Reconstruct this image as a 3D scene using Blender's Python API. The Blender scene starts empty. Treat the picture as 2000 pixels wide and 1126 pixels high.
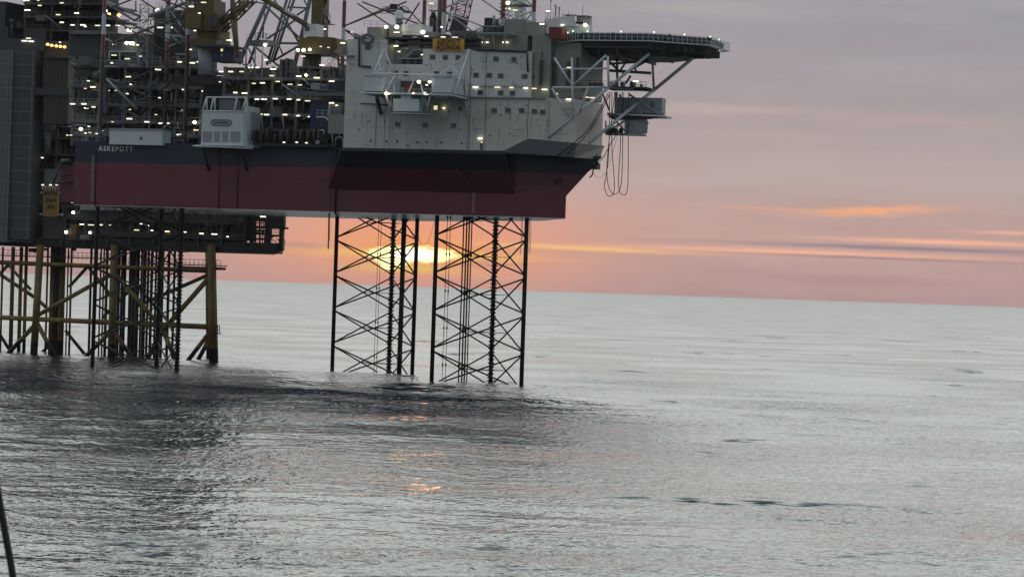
import bpy, bmesh, math, random
from math import sin, cos, tan, radians, degrees, atan2, asin, sqrt, pi
from mathutils import Vector, Matrix
random.seed(7)
SC = bpy.context.scene
COL = SC.collection

# ------------------------------------------------------------------ camera
F = 6500.0           # focal length in photo pixels (photo is 2000 px wide)
ROLL = 0.0338        # the horizon falls to the right
H0 = -5.0            # eye level in rolled pixel rows, relative to the picture centre
H = 19.3             # eye height over the sea

def roll(px, py):
    u, v = px - 1000.0, py - 563.0
    return u*cos(ROLL) + v*sin(ROLL), -u*sin(ROLL) + v*cos(ROLL)

cam_d = bpy.data.cameras.new("camera")
cam = bpy.data.objects.new("camera", cam_d)
COL.objects.link(cam)
cam_d.sensor_width = 36.0
cam_d.lens = 36.0*F/2000.0
cam_d.clip_start = 0.5
cam_d.clip_end = 60000
cam.location = (0, 0, H)
pitch = math.atan(H0/F)          # tiny
cam.rotation_euler = (Matrix.Rotation(radians(90) + pitch, 4, 'X') @ Matrix.Rotation(ROLL, 4, 'Z')).to_euler()
cam_d.dof.use_dof = True
cam_d.dof.focus_distance = 600.0
cam_d.dof.aperture_fstop = 50.0
SC.camera = cam

# ------------------------------------------------------------------ node helpers
class E:
    """a value in a node tree; python operators add Math nodes"""
    nt = None
    def __init__(s, v): s.v = v
    @staticmethod
    def m(op, *a, clamp=False):
        n = E.nt.nodes.new('ShaderNodeMath'); n.operation = op; n.use_clamp = clamp
        for i, x in enumerate(a):
            x = x.v if isinstance(x, E) else x
            if hasattr(x, 'is_output'): E.nt.links.new(x, n.inputs[i])
            else: n.inputs[i].default_value = x
        return E(n.outputs[0])
    def __add__(s, o): return E.m('ADD', s, o)
    __radd__ = __add__
    def __sub__(s, o): return E.m('SUBTRACT', s, o)
    def __rsub__(s, o): return E.m('SUBTRACT', o, s)
    def __mul__(s, o): return E.m('MULTIPLY', s, o)
    __rmul__ = __mul__
    def __truediv__(s, o): return E.m('DIVIDE', s, o)
    def clamp(s): return E.m('ADD', s, 0.0, clamp=True)

def sm(x, a, b):
    n = E.nt.nodes.new('ShaderNodeMapRange'); n.interpolation_type = 'SMOOTHSTEP'
    E.nt.links.new(x.v, n.inputs[0])
    n.inputs[1].default_value = a; n.inputs[2].default_value = b
    return E(n.outputs[0])
def vec(x, y, z=0.0):
    n = E.nt.nodes.new('ShaderNodeCombineXYZ')
    for i, c in enumerate((x, y, z)):
        if isinstance(c, E): E.nt.links.new(c.v, n.inputs[i])
        else: n.inputs[i].default_value = c
    return n.outputs[0]
def noise(v, scale=1.0, detail=3.0, rough=0.55):
    n = E.nt.nodes.new('ShaderNodeTexNoise'); n.inputs['Scale'].default_value = scale
    n.inputs['Detail'].default_value = detail; n.inputs['Roughness'].default_value = rough
    E.nt.links.new(v, n.inputs['Vector'])
    return E(n.outputs[0])
def mixc(f, a, b):
    n = E.nt.nodes.new('ShaderNodeMix'); n.data_type = 'RGBA'
    for sock, x in ((n.inputs[0], f), (n.inputs[6], a), (n.inputs[7], b)):
        if isinstance(x, E): E.nt.links.new(x.v, sock)
        elif hasattr(x, 'is_output'): E.nt.links.new(x, sock)
        elif isinstance(x, (int, float)): sock.default_value = x
        else: sock.default_value = (*x, 1)
    return n.outputs[2]
def lin(r, g, b, k=1.0):
    def c(x):
        x /= 255.0
        return (x/12.92 if x <= 0.04045 else ((x + 0.055)/1.055)**2.4)*k
    return (c(r), c(g), c(b))
def gauss(x, s):            # exp(-(x/s)^2)
    y = x*(1.0/s)
    return E.m('EXPONENT', (y*y)*-1.0)

def azel(px, py):
    x, y = roll(px, py)
    return degrees(math.atan(x/F)), degrees(math.atan((H0 - y)/F))

# ------------------------------------------------------------------ world: dusk sky
SUN_AZ, SUN_EL = azel(812, 497)
W = bpy.data.worlds.new("World"); SC.world = W; W.use_nodes = True
nt = W.node_tree; nt.nodes.clear(); E.nt = nt
tc = nt.nodes.new('ShaderNodeTexCoord')
sep = nt.nodes.new('ShaderNodeSeparateXYZ'); nt.links.new(tc.outputs['Generated'], sep.inputs[0])
dx, dy, dz = (E(o) for o in sep.outputs)
AZ = E.m('ARCTAN2', dx, dy)*57.2958
EL = E.m('ARCSINE', dz)*57.2958
cl = noise(vec(AZ*0.16, EL*1.1, 3.0), 1.0, 5, 0.55)          # broad soft bands
cf = noise(vec(AZ*0.55, EL*5.5, 9.0), 1.0, 4, 0.6)           # fine streaks
ELw = EL + (cl - 0.5)*0.9 + (cf - 0.5)*0.35
ramp = nt.nodes.new('ShaderNodeValToRGB')
nt.links.new(E.m('POWER', (ELw/60.0).clamp(), 0.5).v, ramp.inputs[0])
stops = [(0.0, lin(190, 152, 150)), (0.45, lin(200, 161, 155)), (1.1, lin(198, 165, 158)), (2.0, lin(188, 171, 167)),
         (3.2, lin(172, 162, 165)), (4.6, lin(159, 156, 165)), (6.5, lin(172, 168, 176)), (9, lin(225, 228, 224)),
         (13, lin(252, 255, 248, 1.5)), (28, lin(248, 255, 250, 1.8)), (45, lin(225, 240, 250)), (60, lin(170, 184, 200))]
el_ = ramp.color_ramp.elements
while len(el_) < len(stops): el_.new(0.5)
for e, (p, c) in zip(el_, stops):
    e.position = sqrt(p/60.0); e.color = (*c, 1)
base = ramp.outputs[0]
# soft brightness of the cloud deck
lum = 1.0 + (cl - 0.5)*0.34 + (cf - 0.5)*0.16
mb_ = nt.nodes.new('ShaderNodeMix'); mb_.data_type = 'RGBA'; mb_.blend_type = 'MULTIPLY'; mb_.inputs[0].default_value = 1
nt.links.new(base, mb_.inputs[6]); nt.links.new(lum.v, mb_.inputs[7]); base = mb_.outputs[2]
# the sky opposite the sunset is darker and bluer
ca = E.m('COSINE', (AZ - SUN_AZ)*0.0174533)
front = sm(ca, -0.6, 0.96)
base = mixc(front, lin(152, 160, 168), base)
dA = AZ - SUN_AZ
# salmon and yellow glow round the sun
g1 = gauss(dA, 3.0)*gauss(ELw - 0.65, 0.95)
base = mixc(g1*0.9, base, lin(255, 166, 130))
g2 = gauss(dA, 1.7)*gauss(EL - 0.55 + (cf - 0.5)*0.25, 0.34)
base = mixc(g2*0.9, base, lin(255, 162, 80, 1.05))
# streaks of lit cloud: az, el from the photograph, half widths in degrees, slope, colour, ragged amount
def streak(base, px, py, wa, we, col, k=1.0, slope=0.0, rag=0.12, nz=cf):
    a, e = azel(px, py)
    d = EL - (AZ - a)*slope - e + (nz - 0.5)*rag*2
    f = gauss(d, we)*gauss(AZ - a, wa)*k
    return mixc(f.clamp(), base, col)
cf2 = noise(vec(AZ*1.9, EL*11.0, 5.0), 1.0, 4, 0.65)
base = streak(base, 1700, 413, 1.15, 0.075, lin(250, 178, 135), 1.0, 0.055, 0.10, cf2)
base = streak(base, 1500, 408, 0.8, 0.03, lin(232, 170, 145), .7, 0.0, 0.04, cf2)
base = streak(base, 1420, 215, 1.6, 0.09, lin(199, 176, 170), .7, 0.0, 0.15)
base = streak(base, 1500, 265, 1.2, 0.07, lin(196, 172, 168), .5, 0.0, 0.15)
base = streak(base, 1800, 240, 1.8, 0.12, lin(192, 173, 172), .5, 0.0, 0.2)
base = streak(base, 1350, 15, 1.6, 0.15, lin(178, 172, 172), .7, 0.0, 0.2)
base = streak(base, 1150, 485, 1.7, 0.04, lin(255, 200, 115, 1.15), 1.0, -0.012, 0.03, cf2)
base = streak(base, 1560, 494, 3.2, 0.060, lin(255, 186, 152, 1.08), 1.0, -0.003, 0.02, cf2)
base = streak(base, 1850, 474, 1.9, 0.045, lin(255, 188, 155, 1.05), 1.0, 0.0, 0.02, cf2)
base = streak(base, 1990, 457, 0.9, 0.030, lin(250, 185, 160), .9, 0.0, 0.03, cf2)
base = streak(base, 1780, 486, 2.8, 0.035, lin(150, 128, 140), 1.0, -0.003, 0.02, cf2)
base = streak(base, 1700, 504, 2.8, 0.028, lin(165, 134, 142), .9, -0.004, 0.02, cf2)
base = streak(base, 1430, 530, 1.0, 0.07, lin(192, 146, 145), .6, 0.0, 0.12, cf2)
base = streak(base, 1700, 548, 1.6, 0.07, lin(186, 145, 146), .6, 0.0, 0.12, cf2)
base = streak(base, 590, 480, .6, 0.045, lin(200, 145, 130), .8, 0.0, 0.10, cf2)
base = streak(base, 960, 515, .9, 0.05, lin(215, 140, 120), .7, 0.0, 0.1, cf2)
# the sun behind broken cloud
base = streak(base, 820, 497, 1.75, 0.07, lin(255, 200, 85, 1.15), 1.0, -0.004, 0.06, cf2)
base = streak(base, 800, 524, .85, 0.075, lin(255, 205, 80), 1.0, 0.0, 0.05, cf2)
cf3 = noise(vec(AZ*4.5, EL*24.0, 1.0), 1.0, 4, 0.65)
core = gauss(AZ - azel(822, 0)[0] + (cf2 - 0.5)*0.4, .74)*gauss(EL - azel(815, 497)[1] + (cf3 - 0.5)*0.20 + (cf2 - 0.5)*0.10, 0.14)
core = core + gauss(AZ - azel(780, 0)[0], .22)*gauss(EL - azel(780, 518)[1] + (cf3 - 0.5)*0.12, 0.12)*0.5
core = sm(core, 0.24, 0.50)
base = mixc(core, base, lin(255, 240, 165, 2.2))
core2 = sm(gauss(AZ - azel(822, 0)[0], .42)*gauss(EL - azel(808, 497)[1] + (cf3 - 0.5)*0.16, 0.10), 0.35, 0.7)
base = mixc(core2, base, (2.9, 2.6, 2.1))
# physical sky as a faint base under the cloud deck
sky = nt.nodes.new('ShaderNodeTexSky'); sky.sky_type = 'NISHITA'; sky.sun_disc = False
sky.sun_elevation = radians(max(SUN_EL, 0.3)); sky.sun_rotation = radians(SUN_AZ)
bg1 = nt.nodes.new('ShaderNodeBackground'); nt.links.new(sky.outputs[0], bg1.inputs[0]); bg1.inputs[1].default_value = 0.05
bg2 = nt.nodes.new('ShaderNodeBackground'); nt.links.new(base, bg2.inputs[0]); bg2.inputs[1].default_value = 1.0
mx = nt.nodes.new('ShaderNodeMixShader'); mx.inputs[0].default_value = 0.96
nt.links.new(bg1.outputs[0], mx.inputs[1]); nt.links.new(bg2.outputs[0], mx.inputs[2])
wo = nt.nodes.new('ShaderNodeOutputWorld'); nt.links.new(mx.outputs[0], wo.inputs[0])

# ------------------------------------------------------------------ sun, behind thin cloud on the horizon
sd = bpy.data.lights.new("sun", 'SUN'); sd.energy = 0.0012; sd.angle = radians(1.0); sd.color = (1.0, 0.30, 0.09)
sun = bpy.data.objects.new("sun", sd); COL.objects.link(sun)
sdir = Vector((sin(radians(SUN_AZ))*cos(radians(SUN_EL)), cos(radians(SUN_AZ))*cos(radians(SUN_EL)), sin(radians(SUN_EL))))
sun.rotation_euler = sdir.to_track_quat('Z', 'Y').to_euler()
sun.location = (-20, 300, 120)

vs = SC.view_settings
vs.view_transform = 'Standard'; vs.look = 'None'; vs.exposure = 0.0; vs.gamma = 1.0; vs.use_curve_mapping = False
SC.cycles.max_bounces = 6; SC.cycles.glossy_bounces = 3; SC.cycles.diffuse_bounces = 3
SC.cycles.sample_clamp_indirect = 3.0

# ------------------------------------------------------------------ materials
MATS = {}
def paint(name, col, rough=0.55, vary=0.25, scale=0.35, rust=0.0, rustcol=(0.10, 0.045, 0.02), streak=True, metal=0.0, zsplit=None, col2=None, dirt=0.0, ribs=0.0, plates=None):
    if name in MATS: return MATS[name]
    m = bpy.data.materials.new(name); m.use_nodes = True; MATS[name] = m
    nt = m.node_tree; E.nt = nt
    b = nt.nodes['Principled BSDF']
    g = nt.nodes.new('ShaderNodeNewGeometry')
    sp = nt.nodes.new('ShaderNodeSeparateXYZ'); nt.links.new(g.outputs['Position'], sp.inputs[0])
    x, y, z = (E(o) for o in sp.outputs)
    c = col
    if zsplit is not None:
        c = mixc(sm(z, zsplit - 0.03, zsplit + 0.03), col, col2)
    n1 = noise(vec(x*0.7, y*0.7, z*0.7), scale, 4, 0.6)
    k = 1.0 + (n1 - 0.5)*2*vary
    if plates:
        sc_ = x*cos(radians(18)) - y*sin(radians(18))
        u_, v_ = E.m('FLOOR', sc_*(1/plates[0])), E.m('FLOOR', z*(1/plates[1]))
        wn = nt.nodes.new('ShaderNodeTexWhiteNoise'); wn.noise_dimensions = '2D'; nt.links.new(vec(u_, v_), wn.inputs['Vector'])
        k = k*(1.0 + (E(wn.outputs[0]) - 0.5)*plates[2])
        eu = E.m('LESS_THAN', E.m('FRACT', sc_*(1/plates[0])), 0.10/plates[0]); ev = E.m('LESS_THAN', E.m('FRACT', z*(1/plates[1])), 0.08/plates[1])
        k = k*(1.0 - E.m('MAXIMUM', eu, ev)*plates[3])
    mm = nt.nodes.new('ShaderNodeMix'); mm.data_type = 'RGBA'; mm.blend_type = 'MULTIPLY'; mm.inputs[0].default_value = 1
    if isinstance(c, tuple): mm.inputs[6].default_value = (*c, 1)
    else: nt.links.new(c, mm.inputs[6])
    nt.links.new(k.v, mm.inputs[7]); c = mm.outputs[2]
    if dirt:
        nd = noise(vec(x*2.2, y*2.2, z*0.16), 1.0, 4, 0.65)
        c = mixc(sm(nd, 0.55, 0.78)*dirt, c, (0.06, 0.065, 0.065))
    if rust:
        nr = noise(vec(x*1.6, y*1.6, z*(0.12 if streak else 1.2)), 1.0, 5, 0.7)
        c = mixc(sm(nr, 0.60, 0.74)*rust, c, rustcol)
    nt.links.new(c, b.inputs['Base Color'])
    b.inputs['Roughness'].default_value = rough; b.inputs['Metallic'].default_value = metal
    if ribs:
        b.inputs['Roughness'].default_value = rough
        w = E.m('SINE', (x*cos(radians(18)) - y*sin(radians(18)))*(2*pi/ribs))
        bp = nt.nodes.new('ShaderNodeBump'); bp.inputs['Strength'].default_value = 0.6; bp.inputs['Distance'].default_value = 0.12*ribs
        nt.links.new(w.v, bp.inputs['Height']); nt.links.new(bp.outputs[0], b.inputs['Normal'])
    return m
def glow(name, col, s):
    if name in MATS: return MATS[name]
    m = bpy.data.materials.new(name); m.use_nodes = True; MATS[name] = m
    b = m.node_tree.nodes['Principled BSDF']
    b.inputs['Base Color'].default_value = (0.6, 0.6, 0.55, 1)
    b.inputs['Emission Color'].default_value = (*col, 1); b.inputs['Emission Strength'].default_value = s
    return m

# ------------------------------------------------------------------ rig frame: s along the near side (bow to the right), t away from us, z up
CS, SN = cos(radians(18)), sin(radians(18))
Y0 = 645.0
def Wp(s, t, z): return Vector((s*CS + t*SN, Y0 - s*SN + t*CS, z))
def S(px, py, t):
    x, y = roll(px, py); rx = x/F
    Y = (t + Y0*CS)/(rx*SN + CS)
    X = rx*Y
    return (X*CS - (Y - Y0)*SN, t, H - (y - H0)*Y/F)
def PW(px, py, t): return Wp(*S(px, py, t))
def zof(px, py, t): return S(px, py, t)[2]
def sof(px, py, t): return S(px, py, t)[0]

# ------------------------------------------------------------------ mesh builder
class MB:
    def __init__(s): s.v = []; s.f = []; s.sm = []
    def add(s, vs, fs, smooth=False):
        o = len(s.v); s.v += [Vector(p) for p in vs]
        for f in fs: s.f.append([i + o for i in f]); s.sm.append(smooth)
        return s
    def box(s, s0, s1, t0, t1, z0, z1):
        if s0 > s1: s0, s1 = s1, s0
        if t0 > t1: t0, t1 = t1, t0
        if z0 > z1: z0, z1 = z1, z0
        p = [Wp(a, b, c) for c in (z0, z1) for (a, b) in ((s0, t0), (s1, t0), (s1, t1), (s0, t1))]
        return s.add(p, [(3, 2, 1, 0), (4, 5, 6, 7), (0, 1, 5, 4), (1, 2, 6, 5), (2, 3, 7, 6), (3, 0, 4, 7)])
    def px(s, x0, y0, x1, y1, t0, t1):
        """box whose front face covers the photo rectangle x0..x1, y0..y1 at depth t0"""
        ym, xm = (y0 + y1)/2, (x0 + x1)/2
        return s.box(sof(x0, ym, t0), sof(x1, ym, t0), t0, t1, zof(xm, y1, t0), zof(xm, y0, t0))
    def tube(s, a, b, r, n=8, r2=None, cap=True):
        a, b = Vector(a), Vector(b); d = b - a
        if d.length < 1e-5: return s
        d.normalize(); r2 = r if r2 is None else r2
        u = d.cross(Vector((0, 0, 1)) if abs(d.z) < 0.95 else Vector((1, 0, 0))).normalized(); w = d.cross(u)
        vs = []
        for p, rr in ((a, r), (b, r2)):
            for i in range(n):
                q = 2*pi*(i + 0.5)/n; vs.append(p + (u*cos(q) + w*sin(q))*rr)
        fs = [(i, (i + 1) % n, n + (i + 1) % n, n + i) for i in range(n)]
        s.add(vs, fs, n > 5)
        if cap:
            o = len(s.v) - 2*n
            s.f.append([o + i for i in range(n)][::-1]); s.sm.append(False)
            s.f.append([o + n + i for i in range(n)]); s.sm.append(False)
        return s
    def pt(s, x0, y0, t0, x1, y1, t1, w, n=6):
        """tube between two photo points at depths t0, t1; w = diameter in metres"""
        return s.tube(PW(x0, y0, t0), PW(x1, y1, t1), w/2, n)
    def path(s, pts, r, n=6):
        pts = [Vector(p) for p in pts]; o = len(s.v); u = None
        for k, p in enumerate(pts):
            d = (pts[min(k + 1, len(pts) - 1)] - pts[max(k - 1, 0)])
            if d.length < 1e-6: d = Vector((0, 0, 1))
            d.normalize()
            if u is None: u = d.cross(Vector((0.3, 1, 0.2))).normalized()
            u = (u - d*u.dot(d)).normalized(); w = d.cross(u)
            s.v += [p + (u*cos(2*pi*i/n) + w*sin(2*pi*i/n))*r for i in range(n)]
        for k in range(len(pts) - 1):
            for i in range(n):
                a, b = o + k*n + i, o + k*n + (i + 1) % n
                s.f.append([a, b, b + n, a + n]); s.sm.append(True)
        s.f.append([o + i for i in range(n)][::-1]); s.sm.append(False)
        s.f.append([o + (len(pts) - 1)*n + i for i in range(n)]); s.sm.append(False)
        return s
    def prism(s, ring0, ring1):
        n = len(ring0)
        return s.add(list(ring0) + list(ring1), [tuple(range(n))[::-1], tuple(range(n, 2*n))] + [(i, (i + 1) % n, n + (i + 1) % n, n + i) for i in range(n)])
    def ball(s, c, r, sx=1, sz=1, n=12, m=8):
        c = Vector(c); vs = [c + Vector((0, 0, r*sz))]
        for j in range(1, m):
            for i in range(n):
                th = pi*j/m; ph = 2*pi*i/n
                vs.append(c + Vector((r*sx*sin(th)*cos(ph), r*sx*sin(th)*sin(ph), r*sz*cos(th))))
        vs.append(c + Vector((0, 0, -r*sz)))
        fs = [(0, 1 + i, 1 + (i + 1) % n) for i in range(n)]
        for j in range(m - 2):
            for i in range(n):
                a = 1 + j*n; fs.append((a + i, a + n + i, a + n + (i + 1) % n, a + (i + 1) % n))
        L = len(vs) - 1; a = 1 + (m - 2)*n
        fs += [(a + (i + 1) % n, a + i, L) for i in range(n)]
        return s.add(vs, fs, True)
    def rail(s, pts, h=1.1, post=1.6, r=0.04):
        """hand railing along world points"""
        for a, b in zip(pts, pts[1:]):
            a, b = Vector(a), Vector(b); L = (b - a).length
            up = Vector((0, 0, h))
            s.tube(a + up, b + up, r, 4); s.tube(a + up*0.5, b + up*0.5, r*0.8, 4)
            k = max(1, int(round(L/post)))
            for i in range(k + 1):
                p = a.lerp(b, i/k); s.tube(p, p + up, r, 4)
        return s
    def build(s, name, mat, parent=None, loc=None):
        me = bpy.data.meshes.new(name)
        if parent is not None: loc = parent_loc(parent)
        if loc is None: loc = Vector((0, 0, 0))
        me.from_pydata([tuple(v - loc) for v in s.v], [], s.f)
        bm = bmesh.new(); bm.from_mesh(me); bmesh.ops.recalc_face_normals(bm, faces=bm.faces); bm.to_mesh(me); bm.free()
        me.polygons.foreach_set('use_smooth', s.sm if len(s.sm) == len(me.polygons) else [False]*len(me.polygons))
        me.materials.append(mat); me.update()
        o = bpy.data.objects.new(name, me); COL.objects.link(o)
        if parent is not None: o.parent = parent
        else: o.location = loc
        return o
def parent_loc(p):
    l = Vector((0, 0, 0))
    while p is not None: l += p.location; p = p.parent
    return l
def tag(o, label=None, cat=None, group=None, kind=None):
    if label: o['label'] = label
    if cat: o['category'] = cat
    if group: o['group'] = group
    if kind: o['kind'] = kind
    return o
def thing(name, label, cat, loc, group=None):
    o = bpy.data.objects.new(name, None); o.empty_display_size = 1; COL.objects.link(o); o.location = loc
    return tag(o, label, cat, group)
def text(txt, px, py, hgt, t, parent, mat, name='lettering', wide=None, bold=0.0, depth=0.03, track=1.0):
    """raised lettering on a face looking along -t; px,py = centre; hgt cap height in m; wide = total width in m"""
    cu = bpy.data.curves.new(name, 'FONT'); cu.body = txt; cu.align_x = 'CENTER'; cu.align_y = 'CENTER'
    cu.size = hgt/0.69; cu.offset = bold; cu.extrude = depth; cu.space_line = 0.8; cu.space_character = track
    tmp = bpy.data.objects.new('tmp', cu); COL.objects.link(tmp)
    me = bpy.data.meshes.new_from_object(tmp); bpy.data.objects.remove(tmp)
    me.name = name
    xs = [v.co.x for v in me.vertices]; ys = [v.co.y for v in me.vertices]
    cx, cy = (min(xs) + max(xs))/2, (min(ys) + max(ys))/2
    k = (wide/(max(xs) - min(xs))) if wide else 1.0
    o0 = PW(px, py, t); a = Vector((CS, -SN, 0)); n = Vector((-SN, -CS, 0)); L = parent_loc(parent) if parent is not None else Vector((0, 0, 0))
    for v in me.vertices:
        c = v.co; v.co = o0 + a*((c.x - cx)*k) + Vector((0, 0, 1))*(c.y - cy) + n*c.z - L
    me.materials.clear(); me.materials.append(mat)
    o = bpy.data.objects.new(name, me); COL.objects.link(o); o.parent = parent
    return o

# ------------------------------------------------------------------ water
import numpy as np
def build_water():
    rng = np.random.RandomState(4)
    waves = []
    for i in range(46):
        lam = 5.5*(60/5.5)**rng.rand()
        th = rng.normal(0, 0.55) + radians(-95)
        amp = 0.0030*lam*(0.6 + 0.8*rng.rand())
        if lam > 22: amp *= 0.35
        waves.append((2*pi/lam*cos(th), 2*pi/lam*sin(th), amp, rng.rand()*2*pi))
    R, Cn = 820, 560
    # rows denser nearby, where the sea is seen from above
    inv = np.linspace(1/120.0, 1/15500.0, R); Y = 1/inv
    U = np.linspace(-1, 1, Cn); U = np.sign(U)*np.abs(U)**1.25
    X = U[None, :]*(Y[:, None]*0.30 + 60); Yg = np.repeat(Y[:, None], Cn, 1)
    Z = np.zeros_like(X)
    fade = np.clip(1 - (Yg - 250)/2600, 0.0, 1)
    for kx, ky, a, ph in waves:
        lam = 2*pi/math.hypot(kx, ky)
        step = np.gradient(Y)[:, None]
        ok = np.clip(1.6 - 2.5*np.abs(step)/lam, 0, 1)
        Z += a*np.sin(kx*X + ky*Yg + ph)*ok
    grp = 0.75 + 0.5*np.sin(X*0.021 + 1.3)*np.sin(Yg*0.013 + X*0.006)
    Z *= grp
    co = np.stack([X, Yg, Z], -1).reshape(-1, 3)
    idx = np.arange(R*Cn).reshape(R, Cn)
    q = np.stack([idx[:-1, :-1], idx[:-1, 1:], idx[1:, 1:], idx[1:, :-1]], -1).reshape(-1, 4)
    # the far and surrounding sea, a metre and a half lower under the waves
    n0 = len(co)
    big = 15500.0
    ring = [(big*cos(2*pi*i/96), big*sin(2*pi*i/96), -1.6) for i in range(96)] + [(0, 0, -1.6)]
    co = np.concatenate([co, np.array(ring)])
    tri = [(n0 + i, n0 + (i + 1) % 96, n0 + 96) for i in range(96)]
    me = bpy.data.meshes.new('sea'); 
    me.from_pydata(co.tolist(), [], q.tolist() + tri)
    me.polygons.foreach_set('use_smooth', [True]*len(me.polygons))
    m = bpy.data.materials.new('sea_water'); m.use_nodes = True
    nt = m.node_tree; E.nt = nt; b = nt.nodes['Principled BSDF']
    g = nt.nodes.new('ShaderNodeNewGeometry')
    sp = nt.nodes.new('ShaderNodeSeparateXYZ'); nt.links.new(g.outputs['Position'], sp.inputs[0])
    x, y, z = (E(o) for o in sp.outputs)
    patch = noise(vec(x*0.02, y*0.02), 1.0, 3, 0.5)
    amp = 0.55 + sm(patch, 0.35, 0.7)*0.9
    gx = E(0.0); gy = None
    SX, SY = None, None
    for (sc, ax, e, hgt, det) in ((0.055, 1.7, 0.4, 0.55, 1), (0.26, 2.0, 0.13, 0.46, 2), (0.8, 1.5, 0.05, 0.19, 2)):
        def nn(ox, oy):
            return noise(vec((x + ox)*ax*sc + y*(0.10*sc), (y + oy)*sc, z*0.0 if False else 0.0), 1.0, det, 0.55)
        n0_ = nn(0.0, 0.0); nx_ = nn(e, 0.0); ny_ = nn(0.0, e)
        a_ = (nx_ - n0_)*(hgt/e); c_ = (ny_ - n0_)*(hgt/e)
        a_ = a_*0.6
        SX = a_ if SX is None else SX + a_; SY = c_ if SY is None else SY + c_
    SX = SX*amp*-1.0; SY = SY*amp*-1.0 - (0.076 + sm(y, 260.0, 720.0)*0.048)
    # groups of steeper wavelets
    pn = noise(vec(x*0.055, y*0.035, 7.0), 1.0, 2, 0.5); fn = noise(vec(x*0.22, y*0.30, 2.0), 1.0, 3, 0.6)
    pf = noise(vec(x*0.03, y*0.007, 4.0), 1.0, 3, 0.6)
    grp = sm(pn, 0.645, 0.74)*0.9 + sm(pf, 0.63, 0.69)*0.8 + gauss(x - 25.0 + (fn - 0.5)*14.0, 14.0)*gauss(y - 311.0 + x*0.12 + (fn - 0.5)*16.0, 4.5)*1.3
    SY = SY - grp*sm(fn, 0.42, 0.62)*0.36     # steep lee faces of the wind ripples
    va = nt.nodes.new('ShaderNodeVectorMath'); va.operation = 'ADD'
    nt.links.new(g.outputs['Normal'], va.inputs[0]); nt.links.new(vec(SX, SY, 0.0), va.inputs[1])
    vn = nt.nodes.new('ShaderNodeVectorMath'); vn.operation = 'NORMALIZE'; nt.links.new(va.outputs[0], vn.inputs[0])
    nt.links.new(vn.outputs[0], b.inputs['Normal'])
    b.inputs['Base Color'].default_value = (0.010, 0.022, 0.030, 1)
    b.inputs['IOR'].default_value = 1.34
    far = sm(y, 250.0, 2500.0)
    nt.links.new((0.02 + far*0.15).v, b.inputs['Roughness'])
    me.materials.append(m)
    o = bpy.data.objects.new('water', me); COL.objects.link(o)
    o['kind'] = 'structure'
build_water()

# ================================================================== THE JACK-UP RIG
DK = -0.0
RED, BLUE = (0.17, 0.034, 0.050), (0.022, 0.030, 0.050)
zb = zof(400, 322, 0)
M_hull = paint('hull_paint', RED, 0.5, 0.14, 0.12, zsplit=zb, col2=BLUE, dirt=0.35, rust=0.18, plates=(8.7, 2.6, 0.14, 0.22))
M_under = paint('hull_bottom', (0.80, 0.81, 0.80), 0.28, 0.1, dirt=0.1)  # pale tone puts the glare on the underside into the base colour
M_black = paint('black_steel', (0.018, 0.018, 0.020), 0.6)
M_dark = paint('dark_steel', (0.06, 0.063, 0.066), 0.6, 0.35, rust=0.2)
M_grey = paint('grey_steel', (0.12, 0.13, 0.14), 0.55, 0.3, rust=0.15)
M_lgrey = paint('light_grey_steel', (0.30, 0.33, 0.35), 0.5, 0.2, rust=0.12)
M_white = paint('white_paint', (0.62, 0.65, 0.65), 0.45, 0.10, dirt=0.35, rust=0.0)
M_cab = paint('container_white', (0.62, 0.68, 0.70), 0.45, 0.10, dirt=0.3)
M_brown = paint('brown_steel', (0.10, 0.075, 0.035), 0.6, 0.35, rust=0.4)
M_yel = paint('yellow_brown', (0.125, 0.088, 0.034), 0.6, 0.35, rust=0.4)
M_leg = paint('leg_steel', (0.030, 0.024, 0.026), 0.6, 0.3)
M_redleg = paint('red_oxide', (0.13, 0.03, 0.035), 0.55, 0.2)
M_navy = paint('navy_paint', (0.020, 0.028, 0.060), 0.55)
M_glass = paint('window_glass', (0.075, 0.075, 0.06), 0.15, 0.3)
M_letter = paint('white_lettering', (0.82, 0.84, 0.84), 0.5, 0.05)
M_sign = paint('sign_yellow', (0.62, 0.36, 0.05), 0.5, 0.1)
M_ink = paint('sign_black', (0.01, 0.01, 0.012), 0.5, 0.05)
M_redbox = paint('red_container', (0.30, 0.045, 0.03), 0.5, 0.2)
M_rail = paint('railing_grey', (0.36, 0.39, 0.40), 0.5, 0.1)
M_raild = paint('railing_dark', (0.10, 0.10, 0.105), 0.5, 0.1)
G_lamp = glow('lamp_glass', (1.0, 0.92, 0.62), 2.6)
G_flood = glow('floodlight_glass', (1.0, 0.90, 0.62), 9.0)
G_orange = glow('sodium_glass', (1.0, 0.48, 0.10), 4.0)
G_green = glow('green_glass', (0.55, 1.0, 0.60), 2.5)
G_lamps = [G_lamp, glow('lamp_glass_dim', (1.0, 0.88, 0.55), 1.1), glow('lamp_glass_cool', (0.95, 0.97, 0.85), 2.0), glow('lamp_glass_warm', (1.0, 0.84, 0.5), 2.6)]
G_win = glow('lit_window_glass', (1.0, 0.85, 0.45), 0.8)

def bounds(px_pts, t):
    return PW(*px_pts, t)

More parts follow.
